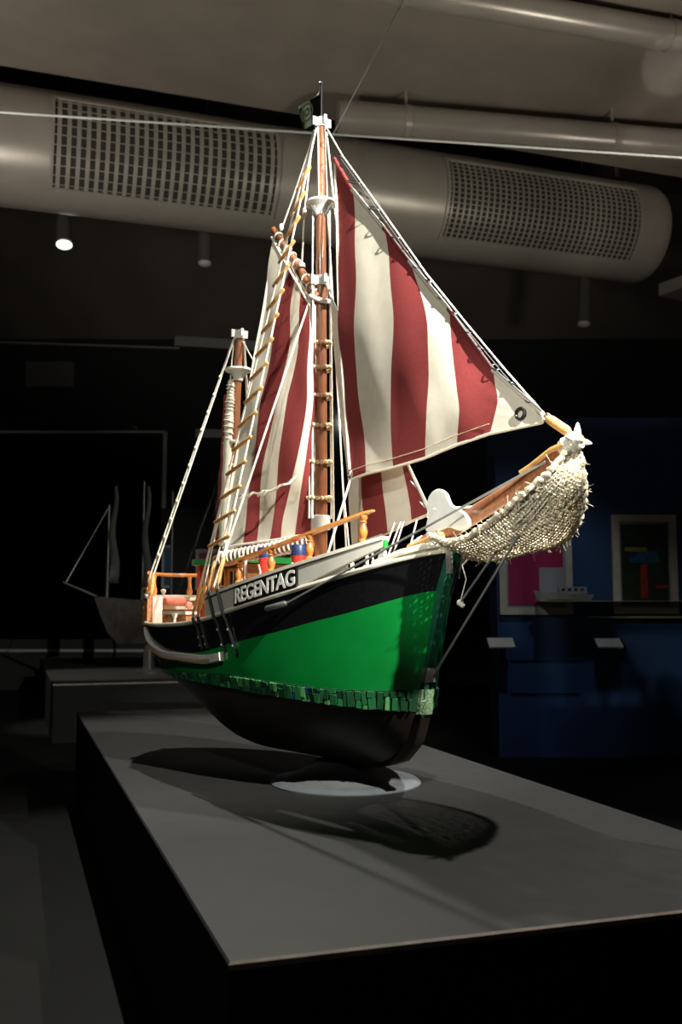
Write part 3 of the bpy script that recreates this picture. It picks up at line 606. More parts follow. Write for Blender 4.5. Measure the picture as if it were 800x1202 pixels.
for (c, s) in (((0, .28, 3.47), (2.66, .05, .03)), ((0, .28, .52), (2.2, .06, .035)), ((1.31, .28, 2.0), (.05, .05, 2.95)), ((-1.31, .28, 2.0), (.05, .05, 2.95))):
    MB().box(c, s).build('case_edge', M['strip'], dc, smooth=False)

# dark second ship on the far plinth
ds = empty('dark_ship_model', (-1.95, 9.55, .47), 0, 'small dark two masted ship model on the far plinth at left', 'ship model')
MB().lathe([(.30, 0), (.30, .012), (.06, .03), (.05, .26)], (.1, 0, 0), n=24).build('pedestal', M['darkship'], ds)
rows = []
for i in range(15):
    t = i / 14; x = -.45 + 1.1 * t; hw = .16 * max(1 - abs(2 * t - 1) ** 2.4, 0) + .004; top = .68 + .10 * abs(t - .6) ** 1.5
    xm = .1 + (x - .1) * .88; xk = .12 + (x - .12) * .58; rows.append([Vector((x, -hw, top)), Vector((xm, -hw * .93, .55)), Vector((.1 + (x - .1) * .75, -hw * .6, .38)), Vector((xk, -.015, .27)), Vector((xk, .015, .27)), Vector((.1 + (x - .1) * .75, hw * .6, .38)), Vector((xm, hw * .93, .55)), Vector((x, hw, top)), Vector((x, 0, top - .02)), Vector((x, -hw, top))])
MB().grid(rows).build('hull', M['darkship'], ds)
for x, h in ((-.32, 1.62), (.02, 1.85), (.30, 1.75)):
    MB().tube([(x, 0, .5), (x, 0, h)], [.016, .009], 8).build('mast', M['darkship'], ds)
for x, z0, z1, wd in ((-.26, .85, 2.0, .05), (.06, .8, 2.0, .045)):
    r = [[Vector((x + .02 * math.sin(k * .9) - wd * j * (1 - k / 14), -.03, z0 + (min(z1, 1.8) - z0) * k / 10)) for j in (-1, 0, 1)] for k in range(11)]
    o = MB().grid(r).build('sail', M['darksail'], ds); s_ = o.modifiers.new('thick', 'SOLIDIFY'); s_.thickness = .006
MB().tube([(-.42, 0, .72), (-.75, 0, .86)], [.014, .008], 8).build('bowsprit', M['darkship'], ds)
MB().tube([(-.32, 0, 1.6), (-.72, 0, .86)], .004, 6).build('stay', M['strip'], ds)
# ------------------------------------------------------------------ stand and ship
SO = Vector((0.36 - 0.6 * 0.9, 3.0 + 0.8 * 0.9, 0.47)); SRZ = math.atan2(-0.8, 0.6)
def S(s, v, w_): return Vector((0.9 - s, -v, w_))
def SP(p): return S(*p)
def I(xs, ys, sm=0.08):
    g = np.linspace(xs[0] - .3, xs[-1] + .3, 800)
    y = np.interp(g, xs, ys)
    lo = (ys[1] - ys[0]) / (xs[1] - xs[0]); hi = (ys[-1] - ys[-2]) / (xs[-1] - xs[-2])
    y = np.where(g < xs[0], ys[0] + (g - xs[0]) * lo, y); y = np.where(g > xs[-1], ys[-1] + (g - xs[-1]) * hi, y)
    k = max(1, int(sm / (g[1] - g[0]))); ker = np.hanning(2 * k + 3); ker /= ker.sum()
    yp = np.r_[y[0] + (np.arange(-k - 1, 0)) * (y[1] - y[0]), y, y[-1] + (np.arange(1, k + 2)) * (y[-1] - y[-2])]
    y = np.convolve(yp, ker, 'valid')
    return lambda x: float(np.interp(x, g, y))
stem = I([.05, .079, .101, .178, .276, .348, .419, .658, .774, .9], [.47, .406, .271, .184, .146, .137, .128, .055, 0, -.07], .02)
sheerW = I([0, .157, .287, .444, .642, .933, 1.108, 1.35, 1.57, 1.88], [.785, .739, .701, .663, .62, .562, .541, .533, .536, .55])
gbW = I([0.04, .103, .202, .305, .426, .529, .758, .9, 1.023, 1.256, 1.56, 1.82], [.67, .652, .616, .584, .556, .530, .486, .458, .44, .437, .45, .47])
btW = I([.1, .35, .489, .776, 1.135, 1.31, 1.54, 1.8], [.344, .344, .352, .372, .366, .363, .368, .385])
bbW = I([.1, .292, .462, .821, 1.135, 1.53, 1.8], [.276, .287, .303, .328, .339, .347, .365])
def plan(t, s0, L, vm, sm, pf, pa, e):
    s = s0 + (L - s0) * t
    if s < sm: u = (sm - s) / (sm - s0); v = vm * max(1 - u ** pf, 0) ** e
    else: u = (s - sm) / (L - sm); v = vm * max(1 - u ** pa, 0) ** e
    return s, v
NT = 56
taus = [0.5 - 0.5 * math.cos(PI * i / NT) for i in range(NT + 1)]
E16 = 1 / 1.6
main_levels = [
    (bbW, (.165, 1.75, .325, .92, 1.9, 2.3, E16)),
    (btW, (.155, 1.78, .335, .92, 1.9, 2.4, E16)),
    (gbW, (.080, 1.84, .345, .92, 1.9, 2.8, E16)),
    (sheerW, (.030, 1.88, .348, .92, 2.0, 3.1, E16)),
]
def level_row(k, t):
    W, a = main_levels[k]; s, v = plan(t, *a); return Vector((s, max(v, .012), W(s)))
rows = []; row_mat = []
KW = I([0, .40, .95, 1.15, 1.35, 1.55, 1.75, 1.9], [.078, .078, .078, .095, .15, .24, .33, .36], .06)
for q in (0.0, .10, .25, .45, .70):
    r = []
    for t in taus:
        wk0 = .078 + q * (.28 - .078)
        s0 = stem(wk0) + .03
        L = 1.62 + .13 * q
        s, v = plan(t, s0, L, .022 + .303 * q ** .45, .85, 1.25 + .65 * q, 1.4 + .9 * q, E16 + .25 * (1 - q))
        wk = KW(s); r.append(Vector((s, max(v, .012), wk + q * (bbW(s) - wk))))
    rows.append(r)
for k in range(4):
    base = [level_row(k, t) for t in taus]
    if k: 
        prev = [level_row(k - 1, t) for t in taus]
        for f in ((.33, .66) if k > 1 else (.5,)):
            rows.append([p.lerp(c, f) for p, c in zip(prev, base)])
    rows.append(base)
# paint by row: antifouling below row 5, mosaic bed 5-7, green 7-10, black 10-13
def paint(i): return 0 if i < 5 else 1 if i < 7 else 2 if i < 10 else 3
def hv(s, w_):      # half breadth of the hull side at s, height w_
    pts = []
    for r in rows:
        ss = [p.x for p in r]
        if s < ss[0] or s > ss[-1]: continue
        pts.append((np.interp(s, ss, [p.z for p in r]), np.interp(s, ss, [p.y for p in r])))
    if not pts: return .012
    pts.sort()
    return float(np.interp(w_, [p[0] for p in pts], [p[1] for p in pts]))
def rim(t, off=0.0, dz=0.0):     # point on sheer, t 0..1 starboard bow->stern
    s, v = plan(t, *main_levels[3][1]); return s, max(v, .012) + off, sheerW(s) + dz
def sheer_v(s):
    r = rows[-1]; return float(np.interp(s, [p.x for p in r], [p.y for p in r]))

stand = empty('display_stand', SO + Vector((0.016 - SO.x, 3.492 - SO.y, 0)), 0, 'round grey blue metal stand foot under the hull of the green ship model', 'stand')
MB().lathe([(.262, 0), (.262, .004), (.252, .012), (.235, .016), (.20, .017)], (0, 0, 0), n=64).build('base_disc', M['stand'], stand)
MB().lathe([(.215, .015), (.20, .020), (.17, .034), (.13, .056), (.10, .0775)], (0, 0, 0), n=48).build('flared_neck', M['stand_d'], stand)

ship = empty('sailing_ship_model', SO, SRZ, 'green and black two masted sailing ship model with red and cream striped sails', 'ship model')

def full_loop(r):     # starboard then port
    return [S(p.x, p.y, p.z) for p in r] + [S(p.x, -p.y, p.z) for p in reversed(r)]
m = MB(); loops = [full_loop(r) for r in rows]; n = len(loops[0])
m.add([p for l in loops for p in l], [])
for i in range(len(loops) - 1):
    for j in range(n):
        m.f.append((i * n + j, i * n + (j + 1) % n, (i + 1) * n + (j + 1) % n, (i + 1) * n + j)); m.m.append(paint(i))
for j in range(NT):
    m.f.append((j, j + 1, n - 2 - j, n - 1 - j)); m.m.append(0)
hull = m.build('hull', [M['antifoul'], M['band'], M['hull_green'], M['hull_black']], ship, angle=35)
# deck
dr = []
for t in taus:
    s, v, w_ = rim(t, -.012, -.022); v = max(v, .004)
    dr.append([S(s + (.03 if t < .02 else 0), v * (1 - 2 * k / 6), w_ + .012 * (1 - (1 - 2 * k / 6) ** 2)) for k in range(7)])
MB().grid(dr).build('deck', M['deck'], ship)
# cap rail around the sheer
cap = [S(*rim(t, .002, .004)) for t in taus]
capp = [S(rim(t)[0], -rim(t)[1] - .002, rim(t)[2] + .004) for t in reversed(taus)]
MB().tube(cap + capp[1:], .0085, 8, closed=True).build('cap_rail', M['cream'], ship)
# stem post, forefoot and keel
m = MB(); pr = []
for w_ in np.linspace(.80, .0785, 40):
    sf_ = stem(w_); d = .045 + .03 * max(0, (.3 - w_)) * 2
    pr.append((sf_, w_, d))
hwid = .020
sec = []
for sf_, w_, d in pr:
    sec.append([S(sf_ + d, hwid * .9, w_), S(sf_ + .004, hwid, w_), S(sf_, hwid * .8, w_), S(sf_, -hwid * .8, w_), S(sf_ + .004, -hwid, w_), S(sf_ + d, -hwid * .9, w_), S(sf_ + d, hwid * .9, w_)])
m.grid(sec)
m.m = [0 if pr[i // 6][1] > .276 else 1 for i in range(len(m.f))]
m.f.append(tuple(range(6))); m.m.append(0)
stem_o = m.build('stem_post', [M['stem_green'], M['antifoul']], ship)
MB().box(S(.68, 0, .088), (.60, .036, .02)).build('keel', M['antifoul'], ship, smooth=False)
# foil wrap and metal bracket on the stem
m = MB(); rr = []
for w_ in np.linspace(.350, .272, 7):
    sf_ = stem(w_); j = lambda: random.uniform(-.0025, .0025)
    rr.append([S(sf_ + .035, hwid + .006 + j(), w_), S(sf_ + .01, hwid + .005 + j(), w_), S(sf_ - .006, hwid * .6 + j(), w_), S(sf_ - .007, 0, w_), S(sf_ - .006, -hwid * .6 + j(), w_), S(sf_ + .01, -hwid - .005 + j(), w_), S(sf_ + .035, -hwid - .006, w_), S(sf_ + .035, hwid + .006, w_)])
m.grid(rr); m.build('foil_wrap', M['tile_e'], stem_o, angle=15)
m = MB(); rr = []
for w_ in (.418, .371):
    sf_ = stem(w_); rr.append([S(sf_ + .045, hwid + .005, w_), S(sf_ - .003, hwid + .004, w_), S(sf_ - .005, 0, w_), S(sf_ - .003, -hwid - .004, w_), S(sf_ + .045, -hwid - .005, w_), S(sf_ + .045, hwid + .005, w_)])
m.grid(rr); br_o = m.build('stem_bracket', M['metal'], stem_o, angle=20)
MB().box(S(stem(.395) - .010, 0, .392), (.014, .010, .036)).build('bracket_lug', M['metal'], stem_o, smooth=False)

# mosaic band: single tiles on the starboard side (and port bow)
tile_mats = [M['tile_a']] * 8 + [M['tile_c']] * 7 + [M['tile_b']] * 2 + [M['tile_d']]
tiles = []
for tm in tile_mats:
    q = MB(); a, b, c = .5, .5, .5
    q.add([(-a, -b, -c), (a, -b, -c), (a, b, -c), (-a, b, -c), (-a * .92, -b * .9, c), (a * .92, -b * .9, c), (a * .92, b * .9, c), (-a * .92, b * .9, c)],
          [(3, 2, 1, 0), (4, 5, 6, 7), (0, 1, 5, 4), (1, 2, 6, 5), (2, 3, 7, 6), (3, 0, 4, 7)])
    me = bpy.data.meshes.new('mosaic_tile'); me.from_pydata(q.v, [], q.f); me.materials.append(tm); tiles.append(me)
def band_point(s, f, side=1):
    w_ = bbW(s) + f * (btW(s) - bbW(s)); return S(s, side * hv(s, w_), w_)
m = MB()
for side in (1, -1):
    r = []
    for s in np.linspace(.17, 1.62, 60):
        r.append([band_point(s, f, side) + Vector((0, -side * o, 0)) for f, o in ((-.04, .0), (-.02, .0035), (1.02, .0035), (1.04, 0))])
    m.grid(r)
mband = m.build('mosaic_band', M['band'], ship)
for side, smin, smax in ((1, .175, 1.60), (-1, .175, .50)):
    s = smin
    while s < smax:
        L = random.choice((.008, .011, .014, .018, .024)) * (1.0 if s > .2 else .7)
        sc = s + L / 2; cuts = sorted([0.0, 1.0] + [random.uniform(.2, .8) for _ in range(random.choice((0, 1, 1, 1, 2)))])
        for f0, f1 in zip(cuts, cuts[1:]):
            f = (f0 + f1) / 2
            p = band_point(sc, f, side); tx = (band_point(sc + .01, f, side) - band_point(sc - .01, f, side)).normalized()
            ty = (band_point(sc, f + .1, side) - band_point(sc, f - .1, side)).normalized()
            nz = tx.cross(ty).normalized()
            if nz.y * side > 0: nz = -nz
            ty = nz.cross(tx)
            h = (btW(sc) - bbW(sc)) * (f1 - f0)
            rt = Matrix((tx, ty, nz)).transposed().to_4x4()
            mt = Matrix.Translation(p + nz * .0045) @ rt @ Matrix.Rotation(random.uniform(-.12, .12), 4, 'Z') @ Matrix.Rotation(random.uniform(-.14, .14), 4, 'X') @ Matrix.Rotation(random.uniform(-.12, .12), 4, 'Y') @ Matrix.Diagonal((L * 1.02, h * .98, random.uniform(.004, .007), 1))
            ti = random.choice(tiles); piece('mosaic_tile', tiles[0] if ti is tiles[-1] and L * h > .0004 else ti, mband, mt)
        s += L
# rub strake on the starboard and port quarter
for side in (1, -1):
    r = []; r2 = []
    ss = np.linspace(.835, 1.77, 40)
    sw = I([.82, .948, 1.324, 1.578, 1.8], [.438, .418, .422, .462, .545], .08)
    for s in ss:
        w_ = sw(s); v = hv(s, w_) - .004; dz = .017; dd = .022
        vt = hv(s, w_ + dz) - .004; vb = hv(s, w_ - dz) - .004
        r.append([S(s, side * vt, w_ + dz), S(s, side * (vt + dd), w_ + dz * .8), S(s, side * (vb + dd), w_ - dz * .8), S(s, side * vb, w_ - dz), S(s, side * vt, w_ + dz)])
    m = MB().grid(r); m.add(r[0][:4], [(0, 1, 2, 3)]); m.add(r[-1][:4], [(0, 1, 2, 3)])
    st_o = m.build('rub_strake', M['strake'], ship)
    for s in np.linspace(.90, 1.55, 30):
        w_ = sw(s) - .003; v = hv(s, w_) + .0185
        r2.append([S(s, side * (v - .004), w_ + .007), S(s, side * v, w_ + .007), S(s, side * v, w_ - .007), S(s, side * (v - .004), w_ - .007), S(s, side * (v - .004), w_ + .007)])
    MB().grid(r2).build('worn_strip', M['strake_w'], st_o)

# bulwarks
def gap(s): return .004 + .052 * min(max((.47 - s) / .30, 0), 1)
def bul_top(s): return sheerW(s) + .078
def loft(mb, secs):
    mb.grid([list(q) + [q[0]] for q in secs]); mb.add(secs[0], [tuple(range(len(secs[0])))]); mb.add(secs[-1], [tuple(range(len(secs[-1])))])
for side in (1, -1):
    secs = []; caps = []
    for s in np.linspace(.165, .945, 48):
        v = sheer_v(s); wb = sheerW(s) + gap(s); wt = bul_top(s)
        secs.append([S(s, side * (v + .003), wb), S(s, side * (v + .005), wt), S(s, side * (v - .010), wt), S(s, side * (v - .010), wb)])
        caps.append([S(s, side * (v + .012), wt), S(s, side * (v + .012), wt + .011), S(s, side * (v - .020), wt + .011), S(s, side * (v - .020), wt)])
    m = MB(); loft(m, secs); bw = m.build('bulwark', M['bulwark'], ship)
    m = MB(); loft(m, caps); m.build('bulwark_cap', M['cream'], bw)
    # freeing port: white inner panel, dark port and props
    sec = []
    for s in np.linspace(.29, .45, 10):
        v = sheer_v(s) - .016; sec.append([S(s, side * v, sheerW(s) + .002), S(s, side * v, sheerW(s) + .06), S(s, side * (v - .006), sheerW(s) + .06), S(s, side * (v - .006), sheerW(s) + .002)])
    m = MB(); loft(m, sec); m.build('inner_panel', M['white'], bw)
    for s in (.262, .218):
        v = sheer_v(s) - .006
        MB().tube([S(s, side * v, sheerW(s)), S(s, side * v, sheerW(s) + .07)], .004, 6).build('port_prop', M['white'], bw)
    v = sheer_v(.18) - .008
    m = MB(); m.prism([S(.205, side * v, sheerW(.205) + .02), S(.168, side * v, sheerW(.168) + .005), S(.168, side * v, bul_top(.168))], (0, side * .012, 0)); m.build('end_bracket', M['white'], bw, smooth=False)
    m = MB(); m.box(S(.166, side * (sheer_v(.166) - .004), bul_top(.166) - .014), (.008, .016, .026)); m.build('end_block', M['greenp'], bw, smooth=False)
# after bulwark around the stern
pts = [rim(t) for t in np.linspace(0, 1, 160)]
path = [p for p in pts if p[0] > 1.60] + [(p[0], -p[1], p[2]) for p in reversed(pts) if p[0] > .945]
so_, si_ = [], []; capS = []
for i, p in enumerate(path):
    a = path[max(i - 1, 0)]; b = path[min(i + 1, len(path) - 1)]
    d = Vector((b[0] - a[0], b[1] - a[1])); d.normalize(); nn = Vector((d.y, -d.x))
    c0 = Vector((.6, 0)); 
    if nn.dot(Vector((p[0], p[1])) - c0) < 0: nn = -nn
    h = .105
    def q(o, z): return S(p[0] + nn.x * o, p[1] + nn.y * o, p[2] + z)
    so_.append([q(.004, .002), q(.004, h), q(-.006, h), q(-.006, .002)])
    si_.append([q(-.006, -.02), q(-.006, h), q(-.016, h), q(-.016, -.02)])
    capS.append([q(.010, h), q(.010, h + .010), q(-.026, h + .010), q(-.026, h)])
m = MB(); loft(m, so_); ab = m.build('after_bulwark', M['cream'], ship)
m = MB(); loft(m, si_); m.build('inner_boards', M['brown'], ab)
m = MB(); loft(m, capS); m.build('after_cap', M['cream'], ab)
p0 = path[0]
MB().box(S(p0[0] - .002, p0[1] - .012, p0[2] + .065), (.030, .032, .155)).build('stern_pillar', M['brown'], ship, smooth=False)
MB().box(S(p0[0] - .002, p0[1] - .012, p0[2] + .148), (.044, .046, .010)).build('pillar_cap', M['orange'], ship, smooth=False)
MB().box(S(p0[0] - .018, p0[1] - .040, p0[2] + .060), (.010, .045, .11)).build('pillar_board', M['palepink'], ship, smooth=False)
# stern rail with posts
rail_pts = [S(p[0] - .012 * (1 if p[0] > 1.7 else 0), p[1] * .96, .752 + .01 * (p[0] - 1.6)) for p in path if p[0] > 1.45][::2]
rl = MB().tube(rail_pts, .0085, 8).build('stern_rail', M['orange'], ship)
def post(s, v, w0, w1, parent, mt=M['orange'], r=.012, name='rail_post'):
    h = w1 - w0
    MB().lathe([(r * .9, 0), (r, .01), (r * 1.25, h * .18), (r * .8, h * .42), (r * .62, h * .7), (r * .9, h * .9), (r, h)], S(s, v, w0), n=12).build(name, mt, parent)
for k in (3, 16, 27, 38, 50, 62):
    ii = [i for i, p in enumerate(path) if p[0] > 1.45]; 
    if k < len(ii):
        p = path[ii[k]]; post(p[0] - .01, p[1] * .96, p[2] + .112, .75, rl)
# stern fittings
MB().box(S(1.71, .06, .606), (.09, .30, .014)).build('stern_bench', M['cream'], ship, smooth=False)
MB().box(S(1.755, .06, .57), (.012, .30, .075)).build('bench_back', M['brown'], ship, smooth=False)
MB().tube([S(1.72, .20, .637), S(1.72, .19, .637), S(1.725, .03, .637), S(1.725, .02, .637)], [.010, .018, .018, .010], 12).build('bench_roll', M['pink'], ship)
MB().box(S(1.735, -.04, .645), (.07, .10, .014)).build('stern_shelf', M['cream'], ship, smooth=False)
for (s, v, w_) in ((1.74, .12, .668), (1.50, .22, .548), (1.30, .29, .565)):
    MB().lathe([(.006, -.02), (.006, 0), (.012, .008), (.012, .016), (.004, .02)], S(s, v, w_), n=10).build('bollard', M['cream'], ship)
MB().box(S(1.34, .25, .585), (.20, .05, .012)).build('side_bench', M['cream'], ship, smooth=False)
MB().box(S(1.34, .25, .555), (.18, .035, .05)).build('bench_box', M['brown'], ship, smooth=False)
for (s, v) in ((1.66, -.1), (1.28, .24)):
    MB().ball(S(s, v, .615), .016, 8, 6).build('buoy', M['pink'], ship)
# stern lantern arm
MB().tube([S(1.89, 0, .62), S(1.93, 0, .62)], .012, 8).build('stern_light', M['cream'], ship)

# deckhouse
dh = MB(); dh.box(S(1.225, 0, .645), (.33, .26, .26)); house = dh.build('deckhouse', M['brown'], ship, smooth=False)
m = MB(); 
rf = []
for (s, v) in ((1.035, .165), (1.40, .165), (1.42, .14), (1.42, -.14), (1.40, -.165), (1.035, -.165)): rf.append(S(s, v, .778))
m.prism(rf, (0, 0, .024)); m.build('roof', M['roof'], house, smooth=False)
for s in (1.065, 1.385):
    for v in (.128, -.128): MB().box(S(s, v, .648), (.026, .026, .262)).build('corner_post', M['red'], house, smooth=False)
for s0 in (1.115, 1.215, 1.315):
    for side in (1, -1):
        f = MB(); wv = .13 * side
        for (ds_, dw, a, b) in ((0, .062, .084, .012), (0, -.062, .084, .012), (-.037, 0, .012, .112), (.037, 0, .012, .112)): f.box(S(s0 + ds_, wv, .69 + dw), (a, .016, b))
        f.build('window_frame', M['orange'], house, smooth=False)
        MB().box(S(s0, wv, .69), (.064, .006, .112)).build('window_pane', M['pane'], house, smooth=False)
        g = MB(); g.box(S(s0, wv + .004 * side, .69), (.004, .006, .112)); g.box(S(s0, wv + .004 * side, .69), (.064, .006, .004)); g.build('muntin', M['lightwood'], house, smooth=False)
MB().box(S(1.392, 0, .64), (.012, .09, .22)).build('door', M['orange'], house, smooth=False)
# red deck posts with blue tops
for s, v in ((.895, .13), (.690, .12)):
    c = MB().lathe([(.026, 0), (.026, .275)], S(s, v, .515), n=20).build('red_post', M['red'], ship)
    MB().lathe([(.027, 0), (.027, .034), (.024, .038)], S(s, v, .79), n=20).build('blue_cap', M['blue_p'], c)
    d = Vector((-.36, -.93, 0)).normalized(); dd = Vector((d.y, -d.x, 0))
    # cream zigzag stripe wrapped on the post
    st_ = []
    for k in range(9):
        a0 = math.atan2(-.80, .05) + (.25 if k % 2 else -.15); z = .54 + k * .028
        cc = S(s, v, z); st_.append(cc + Vector((math.cos(a0), math.sin(a0), 0)) * .0262)
    MB().tube(st_, .0042, 5).build('cream_stripe', M['cream'], c)
MB().box(S(.80, -.02, .62), (.16, .16, .14)).build('deck_hatch', M['cream'], ship, smooth=False)
for dv in (0, .02):
    MB().tube([S(1.0, .15 + dv, .55), S(1.0, .15 + dv, .80)], .006, 8).build('stanchion', M['cream'], ship)

# wooden side rails with turned balusters
BP = [(.006, 0), (.015, .003), (.015, .010), (.009, .016), (.014, .030), (.0155, .042), (.011, .056), (.008, .066), (.012, .072), (.008, .077), (.013, .084), (.013, .092), (.008, .096)]
for side in (1, -1):
    rp = [(p[0], side * p[1], p[2]) for p in PTS['rail']]
    xs = [p[0] for p in rp][::-1]; 
    fw = I(xs, [p[2] for p in rp][::-1], .06); fv = I(xs, [p[1] for p in rp][::-1], .06)
    sec = []
    for s in np.linspace(.204, .825, 30):
        e_ = min(s - .204, .825 - s); k = .6 + .4 * min(e_ / .03, 1)
        sec.append([S(s, fv(s) + .012 * k, fw(s)), S(s, fv(s) + .010 * k, fw(s) + .010 * k), S(s, fv(s) - .010 * k, fw(s) + .010 * k), S(s, fv(s) - .012 * k, fw(s))])
    m = MB(); loft(m, sec); ro = m.build('side_rail', M['orange'], ship, angle=60)
    for s in (.745, .578, .415, .232):
        v = side * (sheer_v(s) - .006); wb = bul_top(s) + .009; h = fw(s) - wb + .004
        top = S(s, fv(s), fw(s)); base = S(s, v, wb); d = top - base
        MB().lathe([(r_ * .95, z / .096 * d.length) for r_, z in BP], base, d, 14).build('baluster', M['orange'], ro)

# name board
def bul_pt(s, f, o): return S(s, sheer_v(s) + .004 + o, sheerW(s) + .010 + f * .066)
sec = []
for s in np.linspace(.448, .748, 24): sec.append([bul_pt(s, 0, .000), bul_pt(s, 0, .007), bul_pt(s, 1, .008), bul_pt(s, 1, 0)])
m = MB(); loft(m, sec); nb = m.build('name_board', M['blackp'], ship, angle=30)
cu = bpy.data.curves.new('lettering', 'FONT'); cu.body = 'REGENTAG'; cu.size = 1.0; cu.offset = .022; cu.extrude = .02; cu.resolution_u = 4; cu.space_character = .93
to = bpy.data.objects.new('lettering', cu); COL.objects.link(to)
dgx = bpy.context.evaluated_depsgraph_get(); dgx.update()
tm = bpy.data.meshes.new_from_object(to.evaluated_get(dgx))
bpy.data.objects.remove(to); bpy.data.curves.remove(cu)
bmx = bmesh.new(); bmx.from_mesh(tm)
bmesh.ops.subdivide_edges(bmx, edges=[e for e in bmx.edges if e.calc_length() > .12], cuts=3)
xs = [v.co.x for v in bmx.verts]; ys = [v.co.y for v in bmx.verts]; x0, x1, y0, y1 = min(xs), max(xs), min(ys), max(ys)
for v in bmx.verts:
    fx = (v.co.x - x0) / (x1 - x0); fy = (v.co.y - y0) / (y1 - y0)
    v.co = bul_pt(.740 - fx * .286, .10 + fy * .80, .0075 if v.co.z < 0 else .0095)
bmesh.ops.recalc_face_normals(bmx, faces=bmx.faces); bmx.to_mesh(tm); bmx.free()
tm.materials.append(M['letter']); lo_ = bpy.data.objects.new('lettering', tm); COL.objects.link(lo_); lo_.parent = nb

# chainplates on the starboard side (and port)
for side in (1, -1):
    for i, (s0, v0, w0, s1, v1, w1) in enumerate(PTS['chain']):
        top = bul_top(s0) + .012 if i > 1 else sheerW(s0) + .016
        q = []; 
        for k in range(9):
            t = k / 8; s = s0 + (s1 - s0) * t; w_ = top + (w1 - top) * t
            v = (sheer_v(s) + .014) if w_ > sheerW(s) - .01 else hv(s, w_) + .006
            q.append(S(s, side * v, w_))
        co = MB().tube(q, .0062, 6).build('chainplate', M['blackp'], ship)
        for k in (5, 7): MB().ball(q[k] + Vector((0, -side * .006, 0)), .0045, 6, 4).build('bolt', M['metal'], co)
        top_p = S(s0, side * (sheer_v(s0) + .012), top + .012)
        MB().torus(top_p, (.3, 1, .1), .011, .0035, 14, 6).build('deadeye', M['metal'], co)
        up = top_p + (S(.735, side * .02, 2.40) - top_p).normalized() * .105
        dirv = (up - top_p).normalized()
        MB().lathe([(.003, 0), (.0075, .01), (.0065, .05), (.0085, .09), (.003, .1)], top_p + dirv * .008, dirv, 8).build('lanyard', M['lightwood'], co)
# ------------------------------------------------------------------ masts
ROPE = .0036
def rope(name, pts, r, mt, parent, n=6): return MB().tube(pts, r, n).build(name, mt, parent)
fm = MB().tube([S(.725, 0, .52), S(.725, 0, 1.0), S(.725, 0, 1.8), S(.725, 0, 2.47)], [.0265, .0255, .020, .0155], 20).build('main_mast', M['mast'], ship)
def dish(w_, s, R_, parent):
    MB().lathe([(.0185, -.042), (.020, -.036), (.024, -.026), (R_ * .62, -.009), (R_ * .95, -.003), (R_, 0), (R_, .006), (R_ * .96, .009), (.018, .009)], S(s, 0, w_), n=28).build('crosstree_dish', M['white'], parent)
def cap_band(w_, s, r, parent, lugs=True, h=.034):
    m = MB(); m.lathe([(r * .9, -h / 2), (r, -h / 2), (r, h / 2), (r * .9, h / 2)], S(s, 0, w_), n=8)
    if lugs:
        for k in range(4):
            a = PI / 4 + k * PI / 2 + .6; m.box(S(s, 0, w_) + Vector((math.cos(a), math.sin(a), 0)) * (r + .004) + Vector((0, 0, .004)), (.016, .012, h * .95), Matrix.Rotation(a, 3, 'Z'))
    return m.build('mast_band', M['white'], parent, smooth=False)
dish(2.126, .725, .060, fm); cap_band(2.447, .725, .026, fm); cap_band(1.825, .725, .030, fm)
MB().lathe([(.034, -.026), (.036, -.024), (.036, .024), (.034, .026)], S(.725, 0, .915), n=24).build('mast_collar', M['white'], fm)
MB().lathe([(.042, -.01), (.042, .02), (.03, .03)], S(.725, 0, .54), n=24).build('mast_step', M['brown'], fm)
for k in range(3):
    a = k * 2.1 + .4; MB().tube([S(.725, 0, 2.08) + Vector((math.cos(a), math.sin(a), 0)) * .018, S(.725, 0, 2.118) + Vector((math.cos(a), math.sin(a), 0)) * .045], .006, 6).build('dish_bracket', M['metal'], fm)
# flag at the masthead
fp = MB().tube([S(.725, 0, 2.45), S(.725, 0, 2.605)], .0042, 8); fp.ball(S(.725, 0, 2.609), .009, 10, 6)
flagpole = fp.build('flag_pole', M['darkmetal'], ship)
f1, f2, f3, f4 = [SP(PTS['fl%d' % k]) for k in (1, 2, 3, 4)]
f1 = S(.731, 0, 2.585); f4 = S(.731, 0, 2.478)
r = []
for i in range(9):
    a = f1.lerp(f2, i / 8); b = f4.lerp(f3, i / 8); wv = Vector((0, .008 * math.sin(i / 8 * 5), 0))
    r.append([a.lerp(b, k / 6) + wv for k in range(7)])
fo = MB().grid(r).build('flag', M['flag'], flagpole); md = fo.modifiers.new('thick', 'SOLIDIFY'); md.thickness = .003; md.offset = 0
rc = (f1 + f2 + f3 + f4) / 4 + (f2 - f1) * .10
ux = (f2 - f1).normalized(); uz = (f3 - f2).normalized() * -1; nz = ux.cross(uz).normalized()
m = MB()
for sg in (1, -1):
    for R0, R1 in ((.042, .031), (.020, .008)):
        vs = []
        for k in range(24):
            a = 2 * PI * k / 24
            for rr in (R0, R1): vs.append(rc + (ux * math.cos(a) + uz * math.sin(a)) * rr + nz * sg * .012)
        m.add(vs, [(2 * k, 2 * k + 1, (2 * k + 3) % 48, (2 * k + 2) % 48) for k in range(24)])
m.build('flag_ring', M['flag2'], flagpole, recalc=False)

mz = MB().tube([S(1.402, 0, .52), S(1.395, 0, .85), S(1.345, 0, 1.3), S(1.316, 0, 1.765)], [.0245, .0235, .019, .0165], 18).build('mizzen_mast', M['mast'], ship)
dish(1.600, 1.322, .056, mz); cap_band(1.755, 1.316, .024, mz)
MB().torus(S(1.345, 0, 1.30), (0.05, 0, 1), .030, .007, 18, 8).build('mast_hoop', M['white'], mz)
MB().torus(S(1.352, 0, 1.20), (0.05, 0, 1), .028, .006, 18, 8).build('mast_hoop', M['bead'], mz)
